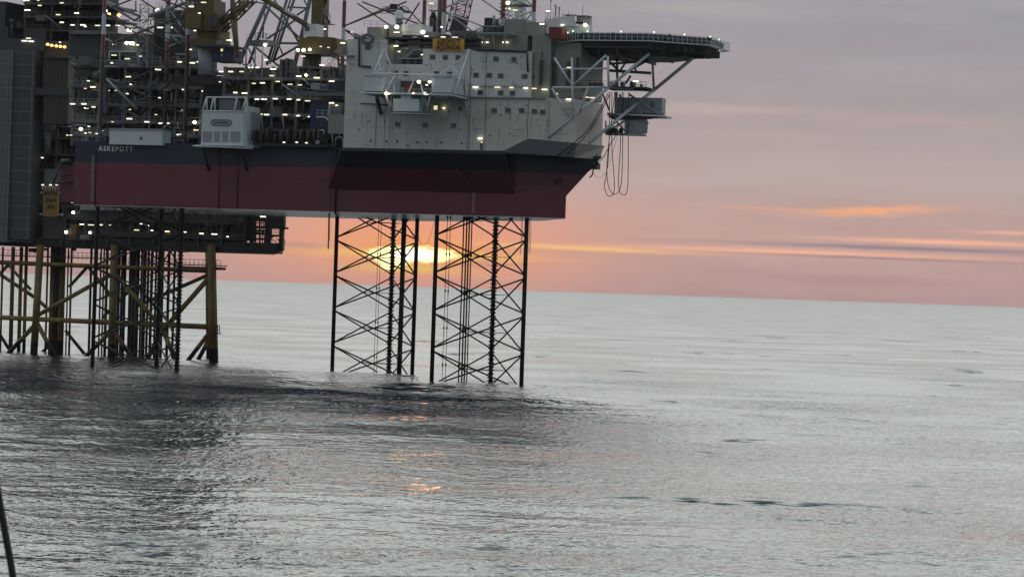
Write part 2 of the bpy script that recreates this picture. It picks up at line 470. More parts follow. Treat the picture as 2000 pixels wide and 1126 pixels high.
# ---- hull
zbot = zof(900, 420, 0); zk = zof(1106, 383, 4)
zdeck = zof(400, 286, 0)
rig = thing('jackup_rig', 'jack-up drilling rig with red and blue hull standing on three black lattice legs', 'oil rig', Wp(-40, 30, 0))
sL = sof(145, 340, 0); sR = sof(1005, 400, 0)
sK = sof(1105, 405, 4); sT = sof(1180, 287, 8)
bot = [(sL, 0), (sR, 0), (sK, 4), (sK - 13, 30), (sK - 42, 60), (sK - 60, 72), (sL + 45, 72), (sL + 45, 60), (sL, 60)]
def ring(pl, z): return [Wp(a, b, z) for a, b in pl]
def rake(pl, d): return [(a + (d if i in (2, 3) else (d*0.6 if i == 4 else 0)), b + (3 if i == 2 and d > 0 else 0)) for i, (a, b) in enumerate(pl)]
hm = MB(); n = len(bot)
top_pl = rake(bot, sT - sK)
r0, r1, r2 = ring(bot, zbot), ring(bot, zk), ring(top_pl, zdeck)
hm.add(r0 + r1 + r2, [tuple(range(2*n, 3*n))] +
       [(i + a*n, (i + 1) % n + a*n, n + (i + 1) % n + a*n, n + i + a*n) for a in (0, 1) for i in range(n)])
hull = hm.build('hull', M_hull, rig)
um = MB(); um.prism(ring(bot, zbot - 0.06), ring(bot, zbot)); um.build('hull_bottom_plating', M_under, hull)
# overhanging sponson on the near side: deck edge stands out 5 m, underside slopes back to the side
sw0, sw1 = sof(640, 370, 0), sof(1005, 377, 0)
zl = zof(820, 374, 0)
out = 8.0
sp = MB()
za = zdeck - 0.6
sp.add([Wp(sw0, -0.02, zl), Wp(sw1, -0.02, zl), Wp(sof(985, 296, -out), -out, za), Wp(sof(666, 300, -out), -out, za),
        Wp(sof(985, 296, -out), -out, zdeck + .02), Wp(sof(666, 290, -out), -out, zdeck + .02), Wp(sof(985, 290, 0) , 0.5, zdeck + .02), Wp(sof(660, 300, 0), 0.5, zdeck + .02), Wp(sw0, .5, zl), Wp(sw1, .5, zl)],
       [(0, 1, 2, 3), (3, 2, 4, 5), (5, 4, 6, 7), (0, 3, 5, 7, 8), (1, 9, 6, 4, 2), (8, 9, 1, 0), (7, 6, 9, 8)])
sp.build('overhanging_sponson', M_hull, rig)
# vertical weld seams / drain pipes and brackets on the side
for x in (185, 427, 463, 655):
    m = MB(); m.pt(x + 2, 292, -0.12, x, 408 if x != 655 else 418, -0.12, 0.18 if x != 655 else .4); m.build('side_pipe', M_black, hull)
for x0, x1 in ((396, 408), (472, 482)):
    m = MB(); m.pt(x0, 289, -2.4, x1, 333, -0.2, 0.5); m.build('platform_bracket', M_black, rig)
# name on the hull
text('ASKEPOTT', 226, 290.5, .98, -0.06, hull, M_letter, 'rig_name', wide=7.6, bold=0.022, track=1.35)
# draft marks
def draft(x0, y0, x1, y1, n, t, gap):
    m = MB()
    for i in range(n):
        f = i/(n - 1); x, y = x0 + (x1 - x0)*f, y0 + (y1 - y0)*f
        for k in (-1, 1):
            m.px(x + k*gap - 0.8, y - 1.3, x + k*gap + 0.8, y + 1.3, t, t - 0.03)
    m.build('draft_marks', M_rail, hull)
draft(181.5, 306, 180, 391, 19, -0.02, 1.6)
draft(926, 377, 924, 413, 9, -0.02, 1.6)
m = MB()
for i in range(10):
    f = i/9.0; tt = -out*(1 - f)*0.9
    m.px(886 + 38*f, 325 + 46*f, 888.4 + 38*f, 326.6 + 46*f, tt - .3, tt - 0.34)
m.build('draft_marks', M_grey, rig)
# drain openings at the bow
for x in (1083, 1094):
    m = MB(); m.px(x - 2.5, 349, x + 2.5, 358, 2.9, 3.2); m.build('drain_opening', M_black, hull)
# navy strip along the deck edge
MBc = MB().box(sL, sof(664, 288, 0), -.06, .25, zdeck - .3, zdeck + .5); MBc.build('deck_coaming', M_navy, rig)
# ---- legs
def zone_mat(name, low, a, b, z1, period, top=None, lowz=40.0):
    """paint that changes with height: growth and backlit silhouette dark low down, then bands"""
    m = bpy.data.materials.new(name); m.use_nodes = True; nt = m.node_tree; E.nt = nt
    bs = nt.nodes['Principled BSDF']; g = nt.nodes.new('ShaderNodeNewGeometry')
    spx = nt.nodes.new('ShaderNodeSeparateXYZ'); nt.links.new(g.outputs['Position'], spx.inputs[0]); z = E(spx.outputs[2])
    fr = E.m('FRACT', (z - z1)/(2*period)); f = E.m('GREATER_THAN', fr, 0.5)
    c = mixc(f, a, b)
    if top is not None: c = mixc(E.m('GREATER_THAN', z, top), c, b)
    c = mixc(E.m('GREATER_THAN', z, lowz), low, c)
    nt.links.new(c, bs.inputs['Base Color']); bs.inputs['Roughness'].default_value = 0.55
    return m
WH, RD, LOW = (0.42, 0.47, 0.50), (0.13, 0.03, 0.035), (0.022, 0.018, 0.020)  # LOW holds underwater growth and the backlit silhouette of the legs
def leg(name, chords, zt, node_z, bay, mat, mbr, teeth, pipes=(), zlow=-6, label=None, chord_r=0.42, br=0.16, skip=None):
    L = bpy.data.objects.new(name, None); COL.objects.link(L); L.parent = rig
    c = [Wp(a, b, 0) for a, b in chords]; cen = (c[0] + c[1] + c[2])/3
    L.location = Vector((cen.x, cen.y, 0)) - parent_loc(rig)
    if label: L['label'] = label
    for i, p in enumerate(c):
        m = MB(); m.tube((p.x, p.y, zlow), (p.x, p.y, zt), chord_r, 10)
        if i in teeth:
            z = 0.0
            a_ = Vector((CS, -SN, 0))
            while z < zt:
                for sg in (-1, 1):
                    q = p + a_*(sg*(chord_r + 0.12)); h = .17
                    m.add([q + Vector((-.14, -.14, z)), q + Vector((.14, -.14, z)), q + Vector((.14, .14, z)), q + Vector((-.14, .14, z)),
                           q + Vector((-.14, -.14, z + h*1.6)), q + Vector((.14, -.14, z + h*1.6)), q + Vector((.14, .14, z + h*1.6)), q + Vector((-.14, .14, z + h*1.6))],
                          [(3, 2, 1, 0), (4, 5, 6, 7), (0, 1, 5, 4), (1, 2, 6, 5), (2, 3, 7, 6), (3, 0, 4, 7)])
                z += 0.72
        m.build('chord', mat, L)
    BR = []
    for (i, j) in ((0, 1), (1, 2), (2, 0)):
        m = MB(); z = node_z - bay*math.ceil((node_z - zlow)/bay)
        while z < zt - 1:
            a, b = c[i], c[j]; g = 0.32
            if skip and skip[0] < z + bay/2 < skip[1]: z += bay; continue
            ztop = min(z + bay, zt)
            f = (ztop - z)/bay
            up = Vector((0, 0, 1))
            m.tube(a + up*(z + g), a.lerp(b, f) + up*(z + (bay)*f - g), br, 6)
            m.tube(b + up*(z + g), b.lerp(a, f) + up*(z + (bay)*f - g), br, 6)
            z += bay
        BR.append(m)
    z = node_z - bay*math.ceil((node_z - zlow)/bay) + bay/2
    mids = [(c[0] + c[1])/2, (c[1] + c[2])/2, (c[2] + c[0])/2]
    while z < zt - 1:
        if skip and skip[0] < z < skip[1]: z += bay; continue
        for k in range(3): BR[k].tube(mids[k] + Vector((0, 0, z)), mids[(k + 1) % 3] + Vector((0, 0, z)), 0.08, 4)
        z += bay
    for m in BR: m.build('cross_bracing', mbr, L)
    for (px, pt_, r) in pipes:
        q = Wp(sof(px, 520, pt_), pt_, 0)
        m = MB(); m.tube((q.x, q.y, zlow), (q.x, q.y, 42), r, 6)
        z = 3.0
        while z < 33:
            m.tube((q.x, q.y, z), (q.x, q.y, z + 0.5), r + .1, 6); z += 7.3
        m.build('riser_pipe', M_leg, L)
    return L
def ch(px, t): return (sof(px, 520, t), t)
mA = zone_mat('leg_paint', LOW, WH, RD, 68.0 - 9.4, 4.7, 72.8)
mAb = zone_mat('brace_paint', LOW, WH, WH, 60, 5)
mC = zone_mat('leg_paint_banded', LOW, RD, WH, 63.6 - 8.6, 4.3, lowz=63.6)
mCb = zone_mat('brace_paint_dark', LOW, (.07, .072, .075), (.07, .072, .075), 60, 5)
mB = zone_mat('leg_paint_red', LOW, WH, RD, 68.0 - 9.4, 4.7, 72.8)
mBb = zone_mat('brace_paint_red', LOW, RD, RD, 60, 5)
zA = zof(851, 461, 7)
legA = leg('leg', [ch(850.5, 7), ch(1026, 4), ch(965.5, 20)], 98, zA, 7.45, mA, mAb, (2,), 
    pipes=((877, 10, .06), (871, 10, .06), (903, 12, .14), (909, 12, .16), (914, 13, .16), (919, 13, .12)), label='nearest lattice leg under the bow')
zB_ = zof(655, 466, 46)
legB = leg('leg', [ch(655.5, 46), ch(812, 44), ch(766, 60)], 78.5, zB_, 7.45, mB, mBb, (2,),
    pipes=((742, 50, .05), (737, 50, .05), (786.5, 50, .52)), label='middle lattice leg with the sun behind it')
legC = leg('leg', [ch(187, 9), ch(352, 8), ch(312, 24)], 92, zof(187, 520, 9), 7.45, mC, mCb, (1, 2), skip=(44, 66), label='aft lattice leg in front of the jacket')
# cables hanging beside the legs
def cable(pts, r, name, label, cat, group=None, mat=None, t=None):
    w = [PW(*p) for p in pts]
    # smooth through the points
    res = []
    n_ = len(w)
    for i in range(n_ - 1):
        p0, p1, p2, p3 = w[max(i - 1, 0)], w[i], w[i + 1], w[min(i + 2, n_ - 1)]
        for k in range(8):
            u = k/8.0
            res.append(0.5*((2*p1) + (p2 - p0)*u + (2*p0 - 5*p1 + 4*p2 - p3)*u*u + (3*p1 - p0 - 3*p2 + p3)*u**3))
    res.append(w[-1])
    m = MB(); m.path(res, r, 5)
    o = m.build(name, mat or M_black, None, loc=w[0]); tag(o, label, cat, group); return o

# ================================================================== shared small parts
def lamp(par, px, py, t, k='l', mat=None, w=None):
    m = MB(); rr = random.Random(int(px*31 + py*17))
    if k == 'l': ww = (w or 4.9)*rr.uniform(.62, 1.08); m.px(px - ww, py - 1.0, px + ww, py + .9, t, t + .35); mt = rr.choice(G_lamps); nm = 'lamp'
    elif k == 'd': m.px(px - 1.9, py - .9, px + 1.9, py + .8, t, t + .3); mt = rr.choice(G_lamps); nm = 'lamp'
    elif k == 's': m.ball(PW(px, py, t), rr.uniform(.28, .42), 1, 0.85, 8, 6); mt = G_flood; nm = 'floodlight'
    elif k == 'g': m.ball(PW(px, py, t), .14, 1, 1, 6, 4); mt = G_green; nm = 'edge_light'
    elif k == 'o': m.ball(PW(px, py, t), .38, 1, .8, 8, 5); mt = G_orange; nm = 'orange_lamp'
    return m.build(nm, mat or mt, par)
def lamps(par, t, lst, k='l'):
    for p in lst:
        lamp(par, p[0], p[1], p[3] if len(p) > 3 else t, p[2] if len(p) > 2 else k)
def railpx(m, pts, h=1.1, post=1.6, r=0.045): m.rail([PW(*p) for p in pts], h, post, r); return m
def module(name, label, cat, x0, y0, x1, y1, t0, t1, decks, seed, wall=M_dark, steel=M_grey, rail=M_grey, dens=1.0, back=True, gap=0.0, group=None, slope=0.0, backfrac=1.0, cols=True, kinds='bptcd'):
    """open steel module: deck plates, columns, railings, pipework and machinery between the decks"""
    rnd = random.Random(seed)
    T = thing(name, label, cat, PW((x0 + x1)/2, y1, (t0 + t1)/2), group)
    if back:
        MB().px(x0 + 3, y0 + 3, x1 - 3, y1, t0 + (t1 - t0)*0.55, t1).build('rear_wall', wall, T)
    for i, dy in enumerate(decks):
        d = slope*(x1 - x0)
        m = MB(); th = 1.3
        a, b = S(x0, dy, t0), S(x1, dy + d, t0)
        m.box(a[0], b[0], t0, t1, a[2] - .35, a[2]); 
        m.px(x0, dy - .5, x1, dy + 3.2 + 0.001*i, t0 - .12, t0 + .3)
        m.build('deck_plate', steel, T)
        m = MB(); m.rail([Wp(a[0], t0 + .05, a[2]), Wp(b[0], t0 + .05, a[2])], 1.1, 1.5, .05); m.build('railing', rail, T)
    if cols:
        n = max(2, int((x1 - x0)/45))
        for i in range(n + 1):
            x = x0 + 2 + (x1 - x0 - 4)*i/n
            m = MB(); q = S(x, y1, t0 + .6); z1 = zof(x, y0, t0 + .6); m.box(q[0] - .25, q[0] + .25, t0 + .5, t0 + 1.0, q[2], z1); m.build('column', steel, T)
    lv = [y0] + list(decks) + [y1]
    lv = sorted(set(lv))
    pip, eq = MB(), MB()
    tanks = []
    for a, b in zip(lv, lv[1:]):
        hgt = b - a
        if hgt < 8: continue
        x = x0 + 3
        while x < x1 - 6:
            w = rnd.uniform(5, 18); w = min(w, x1 - 4 - x); kind = rnd.choice(kinds)
            t = t0 + rnd.uniform(1.4, (t1 - t0)*0.4 + 1.5); top = b - hgt*rnd.uniform(.3, .92)
            if rnd.random() < dens:
                if kind == 'b':
                    MB().px(x, top, x + w, b - .3, t, t + w*.1).build('machinery_box', rnd.choice([wall, steel, steel, M_dark, M_brown]), T)
                elif kind == 't':
                    c0, c1 = PW(x + w/2, b - .5, t), PW(x + w/2, top, t)
                    m = MB(); m.tube(c0, c1, w*.045, 12); m.ball(c1, w*.045, 1, .5, 12, 6); m.build('tank', rnd.choice([steel, M_dark, M_brown]), T)
                elif kind == 'p':
                    for k in range(rnd.randint(2, 4)):
                        xx = x + w*k/4.0
                        MB().pt(xx, b, t, xx, a + 2, t, rnd.uniform(.12, .3)).build('riser', steel, T)
                elif kind == 'c':
                    yy = rnd.uniform(a + 2, b - 3); MB().pt(x, yy, t, x + w*1.8, yy, t, rnd.uniform(.15, .4)).pt(x, yy, t, x, b, t, .2).build('pipe', steel, T)
                elif kind == 'd':
                    MB().pt(x, b, t0 + 1, x + w*1.3, a + 3, t0 + 1, .22).build('diagonal_brace', steel, T)
            x += w*rnd.uniform(.7, 1.1)
    # pipes are joined by two header runs so that they read as one pipework
    if pip.v: pip.build('pipework', steel, T)
    return T
def boxthing(name, label, cat, x0, y0, x1, y1, t0, t1, mat, group=None):
    T = thing(name, label, cat, PW((x0 + x1)/2, y1, t0), group)
    MB().px(x0, y0, x1, y1, t0, t1).build('body', mat, T)
    return T

# ================================================================== accommodation block
acc = thing('accommodation_block', 'white multi-storey accommodation block on the bow half of the rig deck', 'accommodation', PW(930, 290, 10))
tw = -4.6
M_acc = paint('accommodation_paint', (0.64, 0.64, 0.60), 0.5, 0.10, 0.08, dirt=0.5, rust=0.22, rustcol=(0.2, 0.15, 0.09), plates=(6.3, 2.9, 0.08, 0.16))
M_accr = paint('accommodation_paint_rusty', (0.64, 0.62, 0.56), 0.5, 0.12, 0.08, dirt=0.45, rust=0.85, rustcol=(0.13, 0.085, 0.045), plates=(6.3, 2.9, 0.08, 0.14))
M_accg = paint('accommodation_grey_and_shade', (0.27, 0.275, 0.25), 0.55, 0.15, 0.1, dirt=0.5, rust=0.2)  # grey houses and fittings; on the bow end wall it paints shade
m = MB()
m.px(674, 77, 753, 291, tw, 22)
m.px(753, 126, 918, 295, tw, 22)
m.px(826, 96, 918, 127, tw, 22)
m.build('wall', M_acc, acc)
m = MB(); m.px(918, 100, 1038, 191, tw, 22); m.build('wall', M_acc, acc)
m = MB(); m.px(918, 191, 1124, 300, tw - .1, 13.5); m.build('wall', M_accr, acc)
m = MB(); m.px(1038, 70, 1075, 191, tw + .8, 18); m.px(1075, 84, 1134, 191, tw + 2.6, 13); m.px(1044, 100, 1056, 168, tw + .3, tw + 1); m.build('wall', M_accg, acc)  # shade under the helideck is put into the wall grey
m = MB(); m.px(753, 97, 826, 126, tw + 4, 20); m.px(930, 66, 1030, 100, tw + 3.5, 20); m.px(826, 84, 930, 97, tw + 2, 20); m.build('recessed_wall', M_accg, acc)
m = MB(); m.px(916, 189.5, 1064, 191.6, tw - .6, tw); m.px(918, 168, 1040, 169, tw - .25, tw); m.build('ledge', M_lgrey, acc)
# dark strips painting the shade of recesses on the bow end
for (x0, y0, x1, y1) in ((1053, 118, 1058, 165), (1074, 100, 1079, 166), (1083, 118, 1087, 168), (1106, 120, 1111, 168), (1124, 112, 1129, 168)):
    m = MB(); m.px(x0, y0, x1, y1, tw + (0.1 if x0 < 1074 else 2.0), tw + 2.7); m.build('recess_shade_strip', M_dark, acc)
# black pipes that outline the wall fields
m = MB()
P_ = lambda *a: PW(*a)
m.path([P_(701.5, 76, tw - .3), P_(701.5, 129, tw - .3), P_(724, 131, tw - .3)], .22); m.build('vent_pipe', M_black, acc)
m = MB(); m.path([P_(930, 66, tw - .3), P_(931, 98, tw - .3), P_(1029, 101, tw - .3), P_(1031, 140, tw - .3)], .20); m.build('vent_pipe', M_black, acc)
for (x, a, b) in ((950, 100, 190), (950, 192, 291), (736, 190, 286), (1032, 195, 270), (915, 215, 292)):
    m = MB(); m.pt(x, a, tw - .16, x - (b - a)*.0345, b, tw - .16, .10, 4); m.build('weld_seam', M_dark, acc)
m = MB(); m.pt(703, 202, tw - .3, 760, 205, tw - .3, .25); m.build('wall_pipe', M_dark, acc)
def window(px, py, w=9.5, h=8.5, mat=None, t=tw, lit=False):
    fr = MB()
    a = S(px - w/2, py, t); b = S(px + w/2, py, t); zt, zb2 = zof(px, py - h/2, t), zof(px, py + h/2, t)
    e = .09
    tt = t - .07
    fr.box(a[0] - e, a[0], tt, t, zb2 - e, zt + e); fr.box(b[0], b[0] + e, tt, t, zb2 - e, zt + e)
    fr.box(a[0], b[0], tt, t, zt, zt + e); fr.box(a[0], b[0], tt, t, zb2 - e, zb2)
    o = MB().box(a[0], b[0], t - .03, t + .2, zb2, zt).build('window', mat or (G_win if lit else M_glass), acc)
    fr.build('frame', M_lgrey, o)
for x, y in ((845, 112), (870, 112.5), (895, 113), (969, 115.5), (1004, 116.5), (930, 147), (956, 147.5), (978, 148.5), (1025, 149.5), (1043, 151),
             (938, 181), (978, 181.5), (1001, 182), (777, 243), (831, 244.5), (886, 245.5), (719, 93), (853, 144), (878, 145), (772, 143), (793, 144)):
    tt = tw
    if x == 1043: tt = tw + .75
    window(x, y, t=tt)
for x, y in ((965.5, 216), (992, 216), (1019, 216), (1044, 218), (1060, 219)): window(x, y, t=tw - .12)
window(851, 210.5, 7.5, 8, lit=True)
window(899, 212, 6, 8)
for x, y in ((724, 275), (755, 276), (776, 276.5), (814, 277.5), (834, 278), (862, 278.5), (902, 279.5)):
    m = MB(); c = P_(x, y, tw); n_ = Vector((-SN, -CS, 0)); m.tube(c + n_*.08, c - n_*.1, .22, 12); m.build('porthole', M_glass, acc)
d = MB().px(937.5, 274, 943, 293, tw - .16, tw).build('door', M_glass, acc); MB().px(939, 275.5, 942, 279, tw - .22, tw - .16).build('door_window', G_win, d)
lamps(acc, tw - .5, [(937, 270.5), (928, 170), (971, 170.5), (998, 171), (1026, 172), (1043, 173, 'l', tw), (1063, 175, 'l', tw), (866, 211, 'd'), (943, 83, 'd', tw + 3), (951, 83, 'd', tw + 3), (983, 83, 'd', tw + 3), (990, 83, 'd', tw + 3),
    (1111, 132), (1087, 183, 'd'), (1110, 194), (1145, 190), (1156, 191)])
lamps(acc, tw + 3, [(757, 94, 's'), (773, 90), (779, 101, 'd'), (824, 107, 'd'), (757, 90, 'd')])
rnd = random.Random(21)
for (x0, y0, x1, y1, t, n) in ((680, 82, 750, 285, tw, 22), (755, 190, 915, 290, tw, 24), (830, 100, 915, 150, tw, 8), (920, 104, 1028, 188, tw, 20), (918, 196, 1120, 268, tw - .1, 34), (1080, 90, 1128, 186, tw + 2.6, 26), (755, 130, 830, 150, tw, 6), (935, 68, 1028, 98, tw + 3.5, 16)):
    for k in range(n):
        m = MB(); x, y = rnd.uniform(x0, x1), rnd.uniform(y0, y1); q = rnd.random()
        if q < .5: w = rnd.uniform(1, 3); m.px(x, y, x + w, y + rnd.uniform(1, 4), t - rnd.uniform(.1, .3), t)
        elif q < .75: m.pt(x, y, t - .1, x - .3, min(y + rnd.uniform(6, 22), y1), t - .1, .09, 4)
        else: m.pt(x, y, t - .1, min(x + rnd.uniform(5, 22), x1), y + .4, t - .1, .09, 4)
        m.build('junction_box' if q < .5 else 'conduit', rnd.choice((M_accg, M_lgrey)), acc)
for (x, y0, y1) in ((1072, 196, 268), (762, 230, 290), (1090, 96, 186)):
    m = MB()
    for dx_ in (-1.6, 1.6): m.pt(x + dx_, y0, tw - .4, x + dx_ - (y1 - y0)*.034, y1, tw - .4, .07, 4)
    yy = y0
    while yy < y1: m.pt(x - 1.6 - (yy - y0)*.034, yy, tw - .4, x + 1.6 - (yy - y0)*.034, yy, tw - .4, .05, 4); yy += 3
    m.build('wall_ladder', M_lgrey, acc)
# open balcony and stair between the upper walls
m = MB(); m.px(775, 113, 826, 115, tw + .2, tw + 4); m.build('balcony_floor', M_lgrey, acc)
m = MB(); railpx(m, [(753, 126, tw + .2), (826, 127, tw + .2)], 1.1); m.build('railing', M_rail, acc)
m = MB(); m.pt(790, 114, tw + .8, 808, 98, tw + .8, .5, 4); m.pt(808, 98, tw + .8, 826, 97, tw + .8, .5, 4); m.build('stair', M_lgrey, acc)
m = MB(); m.px(783, 116, 790, 125, tw + 2, tw + 3); m.px(800, 108, 815, 125, tw + 2.5, tw + 3.5); m.build('balcony_equipment', M_dark, acc)
# roof level: dark gallery, deck houses
m = MB(); m.px(752, 73, 932, 76.5, tw + .2, tw + 12); m.px(752, 84, 930, 86, tw + .2, tw + 9); m.build('roof_gallery', M_dark, acc)
m = MB(); railpx(m, [(755, 73, tw + .4), (845, 75, tw + .4)], 1.1); railpx(m, [(676, 77, tw + .3), (753, 78, tw + .3)], 1.1); m.build('railing', M_rail, acc)
for i, (x0, y0, x1, y1, t0, t1, mt) in enumerate(((760, 49, 786, 75, 0, 6, M_accg), (785, 47, 822, 69, -1, 6, M_white), (797, 76, 820, 97, tw + 3.4, 2, M_white),
        (717, 53, 748, 77, -2, 5, M_accg), (1027, 44, 1063, 70, -1, 10, M_accg), (985, 38, 1028, 66, 0, 10, M_accg), (943, 50, 985, 66, 2, 9, M_dark), (880, 60, 925, 75, 2, 9, M_grey), (826, 62, 848, 75, 2, 9, M_accg))):
    MB().px(x0, y0, x1, y1, t0, t1).build('deckhouse', mt, acc)
m = MB(); railpx(m, [(711, 53, -2), (750, 54, -2)], 1.2); m.build('railing', M_yel, acc)
m = MB(); railpx(m, [(787, 47, -1), (829, 48, -1)], 1.1); railpx(m, [(800, 62, 2), (845, 63, 2)], 2.6); m.build('railing', M_rail, acc)
lamps(acc, -2.6, [(754, 53, 's'), (775, 53, 's'), (774, 63), (810, 73.5), (826, 63, 's'), (832, 71), (865, 73), (888, 73.5), (687, 63, 'd'), (862, 53, 'd'), (842, 7, 'l', 3), (1058, 47)])
# ring duct on the left field
m = MB(); c = P_(718, 76, tw - .4); nv = 20
for i in range(nv):
    a0, a1 = 2*pi*i/nv, 2*pi*(i + 1)/nv; A = Vector((CS, -SN, 0))
    m.tube(c + (A*cos(a0) + Vector((0, 0, 1))*sin(a0)*.75)*1.1, c + (A*cos(a1) + Vector((0, 0, 1))*sin(a1)*.75)*1.1, .28, 6)
m.build('ring_duct', M_grey, acc)
MB().px(669, 82, 676, 106, tw - .3, tw + .6).build('ladder_cage', M_grey, acc)
m = MB(); railpx(m, [(664, 107, tw - 1), (688, 108, tw - 1)], 1.4, .9); m.px(664, 107, 688, 109, tw - 1.2, tw); m.build('side_platform', M_rail, acc)
lamps(acc, tw - 1.2, [(669, 84)])
# bridge wing gallery
m = MB(); m.px(929, 63.5, 998, 66.5, tw - .4, tw + 3.5); railpx(m, [(929, 63.5, tw - .3), (997, 65.5, tw - .3)], 1.2, 1.2)
m.pt(942, 66, tw, 946, 98, tw + .2, .3); m.pt(962, 66, tw, 967, 98, tw + .2, .3); m.pt(985, 66, tw, 985, 98, tw + .2, .25)
m.build('bridge_wing', M_lgrey, acc)
m = MB()
for k in range(26):   # clutter on the roof edge
    rx = 850 + random.random()*90; hh = random.uniform(2, 9)
    m.px(rx, 73 - hh, rx + random.uniform(1, 4), 75, 0 + random.random()*3, 4)
for k in range(20):
    rx = 690 + random.random()*30; hh = random.uniform(2, 8); m.px(rx, 76 - hh, rx + random.uniform(1, 2.4), 77, 0, 1)
m.px(690, 75, 722, 78.5, -1, 5); m.px(850, 74, 942, 76.5, -1, 5)
m.build('roof_vents', M_grey, acc)
# grey slanting bulwark over the bow
m = MB()
pf = [(980, 296.5), (1032, 270.5), (1181, 285), (1169, 311), (1040, 301)]
pf = [(980, 296.5, -5.3), (1032, 270.5, -5.3), (1126, 279.6, -5.3), (1181, 285, 13.6), (1169, 311, 9), (1121, 307.5, -5.3), (1040, 301, -5.3)]
for q in ((0, 1, 2, 5, 6), (2, 3, 4, 5)):
    m.prism([P_(*pf[i]) for i in q], [P_(pf[i][0] - 1, pf[i][1], pf[i][2] + 1.2) for i in q])
m.build('bow_bulwark', paint('bulwark_grey', (0.10, 0.105, 0.12), .5, .1), rig)
m = MB(); m.prism([P_(x, y, -5.15) for x, y in ((978, 296.6), (1040, 301.2), (1169, 311.2), (1150, 329), (1105, 330), (968, 318))], [P_(x, y, 3) for x, y in ((978, 297), (1040, 302), (1166, 312), (1140, 331), (1105, 331), (968, 319))])

# ================================================================== name board on the block
sg = thing('name_board', 'yellow board with black lettering ASKEPOTT EQUINOR on the white block', 'sign', PW(876, 99, tw - .5))
MB().px(845, 75.5, 906.5, 99.5, tw - .6, tw - .35).build('board', M_sign, sg)
text('ASKEPOTT', 876, 82.2, 1.02, tw - .66, sg, M_ink, wide=4.8, bold=.028, track=1.12)
MB().px(845.5, 88, 906, 99, tw - .63, tw - .6).build('lower_panel', paint('sign_orange', (0.62, 0.27, 0.03), .5, .1), sg)
text('EQUINOR', 876, 93.8, .84, tw - .69, sg, M_ink, wide=4.9, bold=.03, track=1.12)
lamps(sg, tw - 1.2, [])

# ================================================================== lifeboat station on the near side
def lifeboat_box(label, x0, y0, x1, y1, t0, t1, mat=M_cab, group='lifeboat shelters'):
    T = thing('lifeboat_shelter', label, 'lifeboat shelter', PW((x0 + x1)/2, y1, t0), group)
    MB().px(x0, y0, x1, y1, t0, t1).build('body', mat, T)
    m = MB(); m.px(x0 - .3, y0 - .8, x1 + .3, y0 + .3, t0 - .12, t1 + .05); m.build('roof', M_lgrey, T)
    m = MB(); m.px(x0 + .8, y1, x1 - .8, y1 + 3.2, t0 + .4, t1); m.build('skid', M_brown, T)
    return T
lifeboat_box('white lifeboat shelter at the left end of the side platform', 711, 149, 747, 178, -15.2, -5)
lifeboat_box('white lifeboat shelter at the right end of the side platform', 843, 151.5, 880, 181, -15.2, -5)
ls = thing('lifeboat_platform', 'white steel platform with braces hung on the side of the accommodation block', 'platform', PW(800, 185, -10))
a = S(706, 183, -15.2); b = S(881, 187, -15.2)
MB().box(a[0], b[0], -15.2, -4.7, b[2] + .1, b[2] + .4).build('deck_plate', M_lgrey, ls)
m = MB(); m.pt(704, 181.5, -15.3, 881, 185.8, -15.3, .42); m.pt(881, 185.8, -15.3, 914, 194, -4.8, .42); m.build('edge_beam', M_cab, ls)
for seg in (((750, 97, -6), (728, 147, -12)), ((750, 97, -6), (770, 141, -8)), ((729, 146, -12), (760, 126, -7)), ((728, 143.5, -12), (902, 147.5, -12)),
            ((772, 146, -12), (752, 181, -15)), ((917, 97, -6), (886, 185, -15)), ((912, 108, -6), (882, 129, -8)), ((882, 129, -8), (898, 145, -10)),
            ((882, 129, -8), (858, 147, -12)), ((907, 138, -10), (908, 191, -6)), ((900, 146, -12), (886, 185, -14)), ((899, 160, -9), (893, 188, -10)), ((904, 160, -7), (900, 190, -7)),
            ((808, 158, -8), (798, 181, -15)), ((821, 158, -8), (826, 182, -15)), ((768, 158, -8), (770, 182, -15)), ((742, 112, -7), (741, 143, -10))):
    (x0, y0, t0), (x1, y1, t1) = seg
    MB().pt(x0, y0, t0, x1, y1, t1, .36).build('brace', M_cab, ls)
for seg in (((754, 187, -15), (766, 222, -13)), ((841, 185, -15), (832, 222, -13)), ((824, 186, -14), (829, 222, -12)), ((828, 190, -14), (835, 210, -13)), ((848, 190, -8), (838, 224, -9)),
            ((736, 191, -8), (744, 222, -4.8)), ((907, 192, -5.5), (914, 226, -4.7)), ((764, 186, -13), (764, 221, -13))):
    (x0, y0, t0), (x1, y1, t1) = seg
    MB().pt(x0, y0, t0, x1, y1, t1, .38 if x0 != 736 else .8).build('brace', M_cab if x0 != 736 else M_dark, ls)
m = MB(); railpx(m, [(752, 182, -15), (841, 184.5, -15)], 1.0, 1.2); m.build('railing', M_rail, ls)
m = MB(); m.px(776, 158.5, 842, 181, -4.9, -4.62); m.build('recess_shade', M_dark, ls)  # dark slab paints the shade of the recess behind the boats
MB().px(791, 163, 802, 181, -5.3, -4.9).build('door', M_redbox, ls)
MB().px(803, 163, 816, 181, -5.2, -4.9).build('locker', M_brown, ls)
MB().px(778, 170, 790, 181, -5.3, -4.9).build('locker', M_lgrey, ls)
lamps(ls, -6, [(818, 160, 's', -15.3), (839, 160, 's', -15.3), (833, 166, 'd', -14), (753, 158, 'l', -12), (774, 165, 'd')])
lamps(ls, -15.7, [(755, 183, 's'), (807, 182, 'd'), (829, 181, 'd'), (832, 184.5)])
bk = thing('rescue_boat_shelter', 'white boxed shelter hanging below the middle of the side platform', 'boat shelter', PW(795, 220, -14), None)
